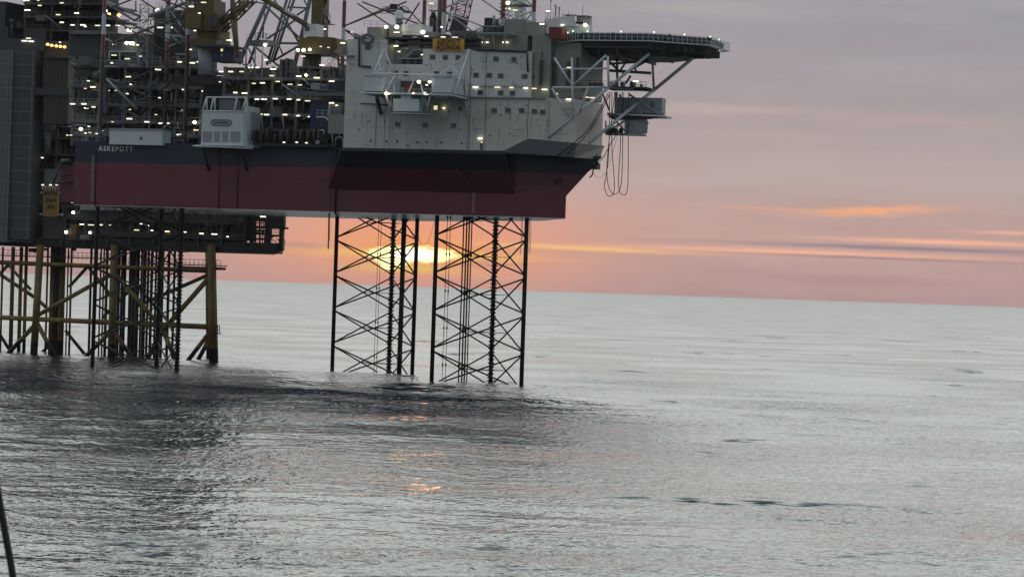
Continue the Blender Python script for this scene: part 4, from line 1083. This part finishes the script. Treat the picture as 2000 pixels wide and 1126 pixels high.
# ================================================================== cranes
def lattice(m, a, b, w, n, r=.14, wd=None):
    """square lattice boom from photo point a to b (px,py,t), width w in metres, n bays"""
    A, B = PW(*a), PW(*b); d = (B - A).normalized(); side = d.cross(Vector((-SN, -CS, 0))).normalized(); dep = d.cross(side).normalized()
    wd = wd or w
    cs_ = [(i, j) for i in (-.5, .5) for j in (-.5, .5)]
    pt = lambda f, i, j: A.lerp(B, f) + side*(i*w) + dep*(j*wd)
    for i, j in cs_: m.tube(pt(0, i, j), pt(1, i, j), r, 6)
    for k in range(n):
        f0, f1 = k/n, (k + 1)/n; s_ = .5 if k % 2 else -.5
        for j in (-.5, .5): m.tube(pt(f0, s_, j), pt(f1, -s_, j), r*.6, 5); m.tube(pt(f0, -.5, j), pt(f0, .5, j), r*.5, 5)
        for i in (-.5, .5): m.tube(pt(f0, i, s_), pt(f1, i, -s_), r*.6, 5)
c1 = thing('pedestal_crane', 'brown pedestal crane with a pale pedestal and a lattice boom rising to the right', 'crane', PW(404, 146, 8), 'pedestal cranes')
MB().tube(PW(403, 147, 9), PW(404.5, 92, 9), 1.75, 16).build('pedestal', M_lgrey, c1)
m = MB(); m.px(373, 86.5, 446, 91, 5, 14); m.build('slewing_platform', M_dark, c1)
m = MB(); railpx(m, [(424, 87, 5), (447, 88, 5)], 1.6, .9); m.build('railing', M_rail, c1)
m = MB(); m.px(369, 76, 424, 87, 6, 13); m.px(385, 58, 428, 76, 6.5, 12); m.px(361, 24, 392, 55, 4, 8); m.px(388, 25, 422, 60, 5, 11); m.build('machinery_house', M_yel, c1)
MB().px(408, 31, 421, 52, 4.4, 5).build('cab_window', M_dark, c1)
m = MB(); m.px(364, 0, 418, 25, 6, 12); m.px(362, -20, 410, 2, 6, 12); m.build('mast', M_brown, c1)
m = MB(); lattice(m, (430, 56, 8), (492, -6, 8), 2.0, 8, .2); m.build('boom', M_yel, c1)
m = MB(); m.pt(432, 48, 6.5, 487, 2, 6.5, .9, 8); m.pt(420, 80, 6.5, 432, 48, 6.5, .9, 8); m.build('boom_spine', M_yel, c1)
m = MB(); m.tube(PW(453.5, -8, 5), PW(457, 40, 5), .45, 10, .7); m.tube(PW(457, 40, 5), PW(463.5, 112, 5), .7, 10, .4); m.build('stay_tube', M_yel, c1)
MB().px(417, 97, 457, 121, 7, 12).build('counterweight', M_navy, c1)
for x, y in ((433, 98), (433, 108)): MB().px(x - 2, y - 2.5, x + 2, y + 2.5, 6.9, 7).build('window', G_win if y == 98 else M_lgrey, c1)
m = MB(); m.px(365, 2, 368, 10, 3.6, 4); m.px(374, 3, 377, 10, 3.6, 4); m.build('fitting', M_lgrey, c1)
MB().px(340, 148, 432, 164, 8, 16).build('pedestal_base', M_black, c1)
lamps(c1, 3.3, [(397, 5), (373, 13), (389, 26, 'd'), (380, 60, 'd'), (372, 97, 'd'), (447, 79, 'l', 5)])
c2 = thing('pedestal_crane', 'yellow-brown pedestal crane with a white cab, left of the white block', 'crane', PW(612, 150, 20), 'pedestal cranes')
MB().tube(PW(608, 150, 20), PW(610, 100, 20), 1.9, 14).build('pedestal', M_brown, c2)
m = MB(); m.px(583, 73, 650, 103, 16, 24); m.prism([PW(x, y, 16.2) for x, y in ((640, 72), (657, 76), (660, 92), (650, 104), (640, 103))], [PW(x, y, 23) for x, y in ((640, 72), (657, 76), (660, 92), (650, 104), (640, 103))]); m.build('machinery_house', M_yel, c2)
m = MB(); m.px(608, -12, 628, 75, 18, 22); m.prism([PW(x, y, 19) for x, y in ((605, -10), (645, -10), (632, 20), (634, 45), (628, 60))], [PW(x, y, 21) for x, y in ((605, -10), (645, -10), (632, 20), (634, 45), (628, 60))]); m.build('mast', M_yel, c2)
m = MB(); m.px(593, 47, 618, 71, 15, 19); m.build('cab', M_cab, c2); MB().px(596, 52, 604, 61, 14.9, 15).build('cab_window', M_glass, c2)
m = MB(); m.pt(600, 50, 15, 522, 2, 15, 1.1, 8); m.pt(522, 2, 15, 500, -12, 15, 1.2, 8); m.build('boom', M_yel, c2)
MB().pt(557, 20, 14.2, 573, 29.5, 14.2, .8, 4).build('boom_plate', M_cab, c2)
m = MB(); m.path([PW(628, 20, 17), PW(644, 45, 17)], .25); railpx(m, [(628, 16, 17), (645, 42, 17)], 1.3, .8); railpx(m, [(640, 46, 17), (644.5, 46.2, 17)], 1.6, .4); m.px(634, 46, 645, 47, 16, 19); m.build('stair', M_dark, c2)
m = MB(); m.px(575, 103, 642, 105, 15, 24); m.px(570, 130, 655, 134, 15, 25); railpx(m, [(576, 103, 15), (642, 104.5, 15)], 1.1); railpx(m, [(640, 134, 16), (660, 136, 16)], 2.0, .8); m.build('platform', M_grey, c2)
lamps(c2, 14, [(582, 98, 's'), (593, 98, 's'), (605, 97, 's'), (628, 127), (592, 110), (634, 57, 'd'), (626, 91, 'd'), (641, 93, 'd')])
m = MB(); m.pt(583, 103, 15.5, 574, 132, 15.5, .3); m.pt(660, 105, 16, 664, 160, 16, .5); m.pt(640, 108, 16, 668, 118, 16, .3); m.pt(644, 128, 16, 668, 150, 16, .3); m.pt(655, 145, 16, 668, 120, 16, .3); m.build('support_frame', M_brown, c2)
c3 = thing('deck_crane', 'dark crane with brown mast and orange-red lattice boom behind the name board', 'crane', PW(870, 74, 22), 'pedestal cranes')
m = MB(); m.tube(PW(862, 74, 22), PW(864, -8, 22), .95, 12); m.build('mast', M_brown, c3)
m = MB(); lattice(m, (889, 66, 24), (907, -14, 24), 3.0, 7, .13); m.build('boom', M_redleg, c3)
m = MB(); m.prism([PW(x, y, 22.5) for x, y in ((876, 62), (905, 66), (914, 38), (888, 26))], [PW(x, y, 26) for x, y in ((876, 62), (905, 66), (914, 38), (888, 26))]); m.build('machinery_house', M_dark, c3)
bt = thing('black_column', 'black bottle-shaped column with a lit railed top beside the brown mast', 'column', PW(846, 70, 18))
m = MB(); m.tube(PW(845, 70, 18), PW(846, 36, 18), .78, 14); m.tube(PW(846, 36, 18), PW(846.5, 24, 18), .78, 14, .35); m.build('body', M_black, bt)
m = MB(); railpx(m, [(838, 20, 18), (852, 20.5, 18)], 1.4, .5); m.px(838, 20, 852, 22, 17.6, 19); m.build('top_basket', M_grey, bt)
# grey leaning lattice mast between the cranes
lm = thing('leaning_lattice_mast', 'grey-blue lattice mast leaning right, open sky showing through it', 'mast', PW(530, 130, 50))
M_lat = paint('lattice_blue_grey', (0.13, 0.155, 0.18), .5, .2)
for seg, w in ((((466, 125, 44), (521, 5, 44)), .95), (((521, 127, 44), (562, -5, 44)), .65), (((533, 122, 44), (576, -5, 44)), .65), (((527, 125, 52), (569, -5, 52)), .4), (((574, 135, 52), (608, -10, 52)), .95), (((486, 125, 52), (530, 5, 52)), .6),
               (((519, 12, 44), (583, 73, 44)), .5), (((536, 0, 52), (584, 84, 52)), .45), (((520, 84, 44), (583, 85, 44)), .5), (((562, 14, 48), (600, 16, 48)), .4), (((522, 76, 48), (582, 36, 48)), .45), (((536, 118, 48), (583, 90, 48)), .5),
               (((500, 93, 48), (555, 138, 48)), .45), (((543, 85, 48), (554, 110, 48)), .35), (((580, 30, 48), (606, 12, 48)), .4), (((592, -4, 48), (600, 12, 48)), .35), (((517, 25, 50), (513, 75, 50)), .3), (((480, 2, 44), (522, 8, 44)), .3), (((486, 95, 46), (500, 130, 46)), .35)):
    MB().pt(*seg[0], *seg[1], w, 8).build('lattice_member', M_lat, lm)
m = MB(); railpx(m, [(498, 78, 44), (520, 79, 44)], 1.5, .7, .07); m.px(497, 78, 521, 80, 43.5, 46); m.build('platform', M_dark, lm)
# pale communication mast behind the block
cm = thing('communication_mast', 'pale slender lattice mast with lamps rising above the white block', 'mast', PW(1005, 45, 24))
m = MB(); lattice(m, (1002, 46, 22), (1003, -10, 22), 3.0, 7, .12); lattice(m, (1018, 46, 22), (1014, -10, 22), 1.6, 6, .09); m.build('lattice', M_cab, cm)
m = MB(); m.px(984, 8, 1026, 10, 19, 24); railpx(m, [(984, 8, 19), (1026, 9, 19)], 1.0, .8); m.build('platform', M_grey, cm)
lamps(cm, 18, [(992, 6, 's'), (992, 17), (1006, 20)])
bd = thing('black_cabinet', 'black cabinet with a grey dish edge on the block roof beside the bridge wing', 'cabinet', PW(956, 50, -1))
MB().px(946, 35, 962, 50, -2, 2).build('body', M_black, bd); MB().pt(964.5, 50, -2, 965, 31, -2, .6, 8).build('side_plate', M_lgrey, bd)
MB().px(945, 50, 966, 52, -2.2, 2.4).build('stand', M_lgrey, bd)

# ================================================================== the fixed platform behind
TJ = 76
MJ = paint('jacket_steel', (0.13, 0.082, 0.030), .6, .3, .2, rust=.4, zsplit=5.2, col2=None) if False else None
def jmat():
    m = bpy.data.materials.new('jacket_paint'); m.use_nodes = True; nt = m.node_tree; E.nt = nt
    b = nt.nodes['Principled BSDF']; g = nt.nodes.new('ShaderNodeNewGeometry'); s_ = nt.nodes.new('ShaderNodeSeparateXYZ'); nt.links.new(g.outputs['Position'], s_.inputs[0])
    x, y, z = (E(o) for o in s_.outputs)
    nn = noise(vec(x*.4, y*.4, z*.12), 1, 4, .6)
    c = mixc(sm(nn, .35, .7), (0.27, 0.175, 0.040), (0.12, 0.085, 0.035))
    c = mixc(sm(z + (nn - .5)*2, 2.6, 3.2), (0.016, 0.015, 0.015), c)      # splash zone coating
    c2 = mixc(E.m('LESS_THAN', z, 7.0)*sm(nn, .3, .6)*.6, c, (0.12, 0.05, 0.025))
    c2 = mixc(sm(z + (nn - .5)*2, 2.6, 3.2), (0.016, 0.015, 0.015), c2)
    nt.links.new(c2, b.inputs['Base Color']); b.inputs['Roughness'].default_value = .6
    return m
MJ = jmat()
M_jdark = paint('jacket_dark', (0.030, 0.028, 0.026), .6, .3)
jk = thing('platform_jacket', 'yellow-brown tubular steel jacket of the fixed platform standing in the sea', 'platform jacket', PW(240, 690, 95))
def jt(x0, y0, t0, x1, y1, t1, w, nm, mat=None): return MB().pt(x0, y0, t0, x1, y1, t1, w, 12).build(nm, mat or MJ, jk)
for x0, x1, w, t in ((79, 64, 1.7, TJ), (224, 216.5, 1.8, TJ), (413, 417, 1.95, TJ), (262, 258, 1.6, TJ + 26), (405, 408, 1.2, TJ + 40)):
    jt(x0, 478, t, x1, 725, t, w, 'leg')
for x, w, t, nm in ((25, 1.0, 100, 0), (41, .9, 96, 0), (51, .8, 92, 0), (104, 1.4, 88, 0), (113, 1.2, 88, 1), (122, 1.5, 88, 0), (139.5, .5, 84, 0), (5, .5, 90, 1), (197, .4, 90, 1), (203, .4, 92, 1), (209, .7, 90, 0), (233, .7, 90, 1), (244, .8, 90, 1), (283, .9, 92, 1), (297, .7, 92, 1), (330, .7, 96, 1), (270, .8, 92, 1), (133, .35, 84, 1), (228, .5, 96, 1), (239, .6, 94, 1), (263, .8, 86, 1), (277, .5, 94, 1), (290, .6, 98, 1), (305, .5, 96, 1), (318, .7, 100, 1), (178, .6, 100, 1), (341, .6, 100, 1), (93, .5, 92, 0), (256, .9, 84, 1)):
    jt(x + 1, 482, t, x - 5.5, 718, t, w, 'conductor', M_jdark if nm else MJ)
jt(-30, 510.5, TJ, 415, 528.5, TJ, .95, 'horizontal_brace'); jt(-30, 618, TJ, 418, 639, TJ, 1.15, 'horizontal_brace')
jt(-30, 512, TJ + 26, 410, 530, TJ + 26, .8, 'horizontal_brace'); jt(-30, 617, TJ + 26, 410, 636, TJ + 26, .8, 'horizontal_brace', M_jdark)
for seg in (((72, 616, TJ), (222, 533, TJ), 1.0), ((72, 630, TJ), (12, 694, TJ), 1.05), ((72, 630, TJ), (112, 704, TJ), 1.05), ((218, 645, TJ), (163, 700, TJ), 1.0), ((226, 535, TJ), (316, 640, TJ), 1.0), ((409, 541, TJ), (318, 645, TJ), 1.15),
            ((318, 645, TJ), (285, 705, TJ), 1.1), ((318, 645, TJ), (348, 712, TJ), 1.1), ((412, 645, TJ), (366, 705, TJ), 1.0), ((412, 655, TJ + 8), (384, 708, TJ + 8), 1.0), ((218, 640, TJ), (262, 705, TJ), 1.0),
            ((408, 536, TJ + 26), (262, 600, TJ + 26), .9), ((135, 560, TJ + 26), (174, 517, TJ + 26), .8), ((172, 520, TJ + 26), (215, 575, TJ + 26), .8), ((-5, 532, TJ + 26), (75, 585, TJ + 26), .9), ((75, 585, TJ + 26), (105, 615, TJ + 26), .9), ((16, 517, TJ + 26), (-10, 545, TJ + 26), .8), ((16, 517, TJ + 26), (60, 565, TJ + 26), .7),
            ((128, 645, TJ + 26), (166, 692, TJ + 26), .8), ((-5, 645, TJ + 26), (18, 682, TJ + 26), .8), ((120, 650, TJ + 26), (70, 700, TJ + 26), .8), ((270, 560, TJ + 26), (340, 640, TJ + 26), .8), ((200, 620, TJ + 26), (260, 560, TJ + 26), .8)):
    (x0, y0, t0), (x1, y1, t1), w = seg
    jt(x0, y0, t0, x1, y1, t1, w, 'diagonal_brace')
m = MB(); m.px(0, 501, 230, 503, TJ + 2, TJ + 6); railpx(m, [(-10, 500, TJ + 2), (230, 510, TJ + 2)], 1.6, 1.1, .07); m.px(250, 515, 431, 517, TJ, TJ + 4); railpx(m, [(250, 517, TJ), (431, 523, TJ)], 1.7, 1.1, .07); m.px(355, 520.5, 431, 526, TJ, TJ + 3); m.build('walkway', M_jdark, jk)
m = MB(); railpx(m, [(421, 652, TJ - 1), (428.5, 652, TJ - 1)], 1.9, .5, .12); m.px(420, 650, 429, 652, TJ - 1, TJ); m.build('boat_landing_fender', M_jdark, jk)
m = MB(); m.path([PW(421.5, 530, TJ - .5), PW(426, 715, TJ - .5)], .09)
m.build('ladder', M_jdark, jk)
# lower deck module
ld = module('lower_platform_deck', 'dark lower deck of the fixed platform with pipework, behind the rig hull', 'platform deck', 118, 402, 478, 480, 76, 82, [425, 455], 31, wall=M_dark, steel=M_dark, rail=M_grey, dens=.9)
MB().px(-40, 466, 543, 486, 77, 80).px(-40, 467, 460, 485.5, 80, 104).build('base_girder', M_jdark, ld)
m = MB()
rnd = random.Random(9)
for k in range(26):
    x = 5 + rnd.random()*500; m.px(x, 484, x + rnd.uniform(2, 9), 486 + rnd.uniform(2, 8), 80, 82)
m.px(0, 484, 540, 487, 79.5, 83)
m.build('underslung_fittings', M_jdark, ld)
for (x0, y0, x1, y1) in ((517, 408, 555, 443), (487, 408, 520, 432), (450, 402, 495, 470), (518, 432, 527, 490), (545, 440, 552, 488), (487, 448, 520, 452), (487, 441, 520, 446), (520, 443, 560, 447), (520, 458, 552, 462), (520, 481, 552, 489)):
    MB().px(x0, y0, x1, y1, 77.5, 78.6).build('end_frame', M_jdark, ld)
m = MB(); railpx(m, [(527, 481, 77.4), (550, 482, 77.4)], 1.4, .7, .07); m.pt(530, 466, 77.6, 552, 482, 77.6, .15); m.pt(530, 464, 77.6, 536, 460, 77.6, .4)
for k in range(7): m.pt(528 + k*3.3, 446, 78, 528 + k*3.3, 458, 78, .12, 4)
for yy in (449, 452, 455): m.pt(527, yy, 78, 551, yy, 78, .1, 4)
for k in range(9): m.pt(488 + k*3.8, 430, 79, 488 + k*3.8 + rnd.uniform(-1, 3), 482, 79, rnd.choice((.12, .3, .5)), 5)
for k in range(5): m.pt(488, 436 + k*10, 78.5, 519, 434 + k*11, 78.5, rnd.choice((.2, .5)), 5)
m.pt(552, 466, 77.5, 557, 470, 77.5, .15); m.pt(557, 470, 77.5, 556, 478, 77.5, .15); m.pt(556, 478, 77.5, 552, 480, 77.5, .15)
m.build('end_pipework', M_jdark, ld)
MB().px(137, 438, 150, 466, 74.8, 78).build('yellow_unit', M_yel, ld)
MB().px(156, 459, 168, 466, 74.8, 77).build('pale_unit', M_lgrey, ld)
for k, (a_, b_) in enumerate(((157, 182), (194, 204), (205, 212), (213, 222), (224, 230))): MB().px(a_, 401, b_, 410 - (k == 0)*.5, 74.6, 77).build('junction_box', M_lgrey, ld)
m = MB(); m.px(128, 466, 178, 468, 74.4, 77); railpx(m, [(128, 466, 74.4), (178, 467.5, 74.4)], 1.1); m.build('balcony', M_grey, ld)
lamps(ld, 74.2, [(144, 395), (143, 415, 's'), (159, 438), (177, 439), (197, 439, 'd'), (214, 439, 'd'), (129, 453, 's'), (176, 454, 's'), (266, 449), (275, 437, 'd'), (326, 452), (296, 450, 'd'), (291, 440, 'd'), (393, 456), (418, 457), (444, 462, 'd'), (513, 423), (361, 453, 'd')])
# the tall structures carry on above the picture
dk = thing('drilling_derrick', 'tall dark clad drilling derrick rising out of the top of the picture', 'derrick', PW(290, 60, 60))
m = MB()
m.prism([Wp(sof(150, 0, 52) + a, 52 + b, 82) for a, b in ((0, 0), (34, 0), (34, 14), (0, 14))], [Wp(sof(150, 0, 52) + a, 52 + b, 150) for a, b in ((6, 3), (28, 3), (28, 11), (6, 11))])
m.build('cladding', M_dark, dk)
m = MB(); m.box(sof(-60, 0, 84), sof(150, 0, 84), 84, 104, 84, 128); m.build('wind_wall', M_dark, dk)
for (x0, y0, x1, y1, t, n, par) in ((124, 406, 478, 464, 75.4, 80, ld), (488, 432, 550, 482, 77.3, 26, ld)):
    for k in range(n):
        m = MB(); x = rnd.uniform(x0, x1 - 6); y = rnd.uniform(y0 + 8, y1); q = rnd.random(); w = rnd.uniform(6, 22)
        if q < .45: m.pt(x, y, t, x + .3, y - rnd.uniform(6, 22), t, rnd.choice((.08, .14, .3)), 5)
        elif q < .75: m.pt(x, y, t, min(x + w, x1), y + .3, t, rnd.choice((.08, .12, .3)), 5)
        else: m.pt(x, y, t, min(x + w*.8, x1), y - w*.8*rnd.choice((1, -1, .7)), t, rnd.choice((.1, .25)), 5)
        m.build('pipe' if q < .75 else 'brace', M_grey if x0 < 200 and rnd.random() < .7 else M_jdark, par)
# scaffold-wrapped tower at the left edge
st = thing('sheeted_tower', 'tall grey tower wrapped in scaffold sheeting at the left edge', 'tower', PW(30, 470, 82))
M_sheet = paint('scaffold_sheet', (0.085, 0.098, 0.11), .7, .2, .3, ribs=.35, dirt=.3)
M_sheet2 = paint('scaffold_sheet_pale', (0.14, 0.16, 0.175), .7, .2, .3, ribs=.35, dirt=.3)
MB().px(14, 97, 64, 468, 74, 92).build('sheeting', M_sheet, st)
MB().px(-330, 97, 20, 468, 73.4, 92).build('sheeting', M_sheet2, st)
m = MB()
for k in range(17): m.pt(-40, 101 + k*23 - 1.4, 73.1, 64, 101 + k*23 + 3, 73.1, .10, 4)
for x in (14, 21, 62): m.pt(x + 3, 97, 73, x - 9, 468, 73, .12, 4)
m.build('scaffold_tubes', M_lgrey, st)
m = MB(); m.px(-330, 74, 86, 99, 76, 94); railpx(m, [(0, 74, 76), (86, 77, 76)], 1.2); m.px(-40, 52, 16, 76, 80, 92); m.px(-40, 3, 10, 55, 82, 92); m.px(48, 56, 90, 76, 80, 92); m.build('top_deck', M_dark, st)
m = MB(); m.tube(PW(23, 72, 79), PW(24, 40, 79), .35, 8); m.tube(PW(20, 43, 79), PW(28, 41, 79), .5, 8); railpx(m, [(26, 56, 79), (46, 57, 79)], 1.4, .6); m.px(32, 42, 40, 56, 80, 82); m.build('vent_stack', M_dark, st)
lamps(st, 75.5, [(55, 75), (47, 80), (60, 81), (42, 262, 'd'), (53, 20, 'd')])
# ribbed wall with orange lamps
rw = thing('ribbed_wall_module', 'brown ribbed wall panels under a row of orange lamps on the fixed platform', 'platform module', PW(108, 245, 76))
M_rib = paint('ribbed_cladding', (0.060, 0.050, 0.042), .6, .2, .3, ribs=.85, rust=.2)
MB().px(84, 114, 133, 175, 74.5, 84).build('wall_panel', M_rib, rw)
MB().px(84, 184, 133, 242, 74.5, 84).build('wall_panel', M_rib, rw)
MB().px(64, 172, 135, 186, 74, 84).build('floor_band', M_dark, rw)
MB().px(84, 80, 134, 114, 77, 84).build('upper_wall', M_dark, rw)
MB().px(64, 95, 86, 330, 78, 90).build('side_wall', M_black, rw)
m = MB(); m.px(86, 112, 134, 113.5, 73.6, 77); railpx(m, [(86, 112, 73.7), (134, 113.5, 73.7)], 1.1, .9, .07); m.build('balcony', M_yel, rw)
lamps(rw, 74.2, [(93, 87, 'o'), (101, 89, 'o'), (110, 90, 'o'), (118, 91, 'o'), (126, 92, 'o')])
lamps(rw, 77, [(67, 219, 'd'), (69, 190, 'd'), (64, 305, 'd'), (82, 308, 'd'), (72, 263, 'd'), (117, 83, 'd')])
ut = module('upper_platform_module', 'dark upper module of the fixed platform with scattered lamps at the top left', 'platform module', 46, -20, 205, 84, 80, 98, [6, 32, 58], 41, wall=M_black, steel=M_dark, rail=M_grey, dens=.9)
lamps(ut, 78.8, [(51, 1), (74, 1, 'd'), (120, 6), (77, 11), (149, 26), (113, 29), (53, 20)])
MB().path([PW(145, 16, 78), PW(152, 3, 78), PW(159, 16, 78)], .2).build('pipe_bend', M_grey, ut); MB().px(70, 30, 87, 41, 78.5, 80).build('hanging_box', M_grey, ut)
mt_ = module('cellar_module', 'dark stack of galleries behind the yellow-brown name sign', 'platform module', 58, 244, 150, 470, 78, 94, [268, 300, 330, 360, 400, 436], 51, wall=M_black, steel=M_dark, rail=M_grey, dens=.8)
MB().px(86, 330, 122, 365, 76.5, 80).build('grey_wall', M_grey, mt_)
MB().px(84, 425, 126, 466, 76.5, 80).build('grey_wall', M_dark, mt_)
MB().tube(PW(93, 300, 77), PW(94, 258, 77), .75, 10).build('pale_tank', M_grey, mt_)
# stern fender of the rig
m = MB(); m.px(118, 324, 146, 394, 5, 20); m.build('stern_extension', M_hull, rig)
m = MB(); m.pt(104, 356, 4, 120, 316, 4, .5); m.pt(120, 316, 4, 138, 314, 4, 1.0); m.pt(100, 357, 4, 142, 355, 4, .4); m.pt(112, 341, 4, 137, 341, 4, .3); m.build('stern_davit', M_dark, rig)
# yellow-brown name sign of the platform
ns = thing('platform_name_sign', 'tall yellow-brown sign with black lettering MARTIN LINGE A under three lamps', 'sign', PW(99, 423, 70))
MB().px(84, 371, 113.5, 423, 73.0, 73.4).build('board', paint('worn_sign_yellow', (0.30, 0.17, 0.05), .6, .3, .8, dirt=.5), ns)
for i, (tx, y, w) in enumerate((('MARTIN', 377.5, 3.15), ('LINGE A', 390.5, 2.85), ('30/4', 404, 1.9))):
    text(tx, 99, y, .95 if i < 2 else .85, 72.95, ns, M_ink, wide=w, bold=.015, track=1.05)
for x, y in ((80.5, 376), (117, 376), (80, 418), (116.5, 419)): MB().px(x - 2.6, y - 1.8, x + 2.6, y + 1.8, 72.8, 74).build('bracket', M_lgrey, ns)
m = MB(); railpx(m, [(83, 371, 72.7), (115, 372, 72.7)], .75, .8, .05); m.build('railing', M_letter, ns)
lamps(ns, 72.0, [(83, 361, 'd'), (98, 361, 'd'), (110, 361, 'd')])

# ================================================================== dark cable close to the camera, on the ship
def near(px, py, Y):
    x, y = roll(px, py); return Vector((x/F*Y, Y, H - (y - H0)/F*Y))
w = [near(*p) for p in ((-90, 560, 4.0), (-30, 800, 4.0), (-4, 960, 4.0), (12, 1050, 4.0), (26, 1130, 4.0), (52, 1320, 4.0), (90, 1600, 4.0))]
res = []
for i in range(len(w) - 1):
    p0, p1, p2, p3 = w[max(i - 1, 0)], w[i], w[i + 1], w[min(i + 2, len(w) - 1)]
    for k in range(6):
        u = k/6; res.append(0.5*((2*p1) + (p2 - p0)*u + (2*p0 - 5*p1 + 4*p2 - p3)*u*u + (3*p1 - p0 - 3*p2 + p3)*u**3))
m = MB(); m.path(res + [w[-1]], .0045, 8)
o = m.build('rigging_cable', M_black, None, loc=w[-1]); tag(o, 'blurred black cable close to the camera in the lower left corner', 'cable')

# ================================================================== thin sea haze round the whole scene
hz = bpy.data.meshes.new('haze'); bm = bmesh.new(); bmesh.ops.create_cube(bm, size=1.0)
for v in bm.verts: v.co = Vector((v.co.x*31600, v.co.y*31600, -5.0 if v.co.z < 0 else 190.0))
bm.to_mesh(hz); bm.free()
hm_ = bpy.data.materials.new('haze_air'); hm_.use_nodes = True; hn = hm_.node_tree; hn.nodes.clear()
pv = hn.nodes.new('ShaderNodeVolumePrincipled'); pv.inputs['Density'].default_value = 0.00002
pv.inputs['Color'].default_value = (0.93, 0.90, 0.90, 1); ho = hn.nodes.new('ShaderNodeOutputMaterial'); hn.links.new(pv.outputs[0], ho.inputs['Volume'])
hz.materials.append(hm_); ho_ = bpy.data.objects.new('haze', hz); COL.objects.link(ho_); ho_['kind'] = 'stuff'
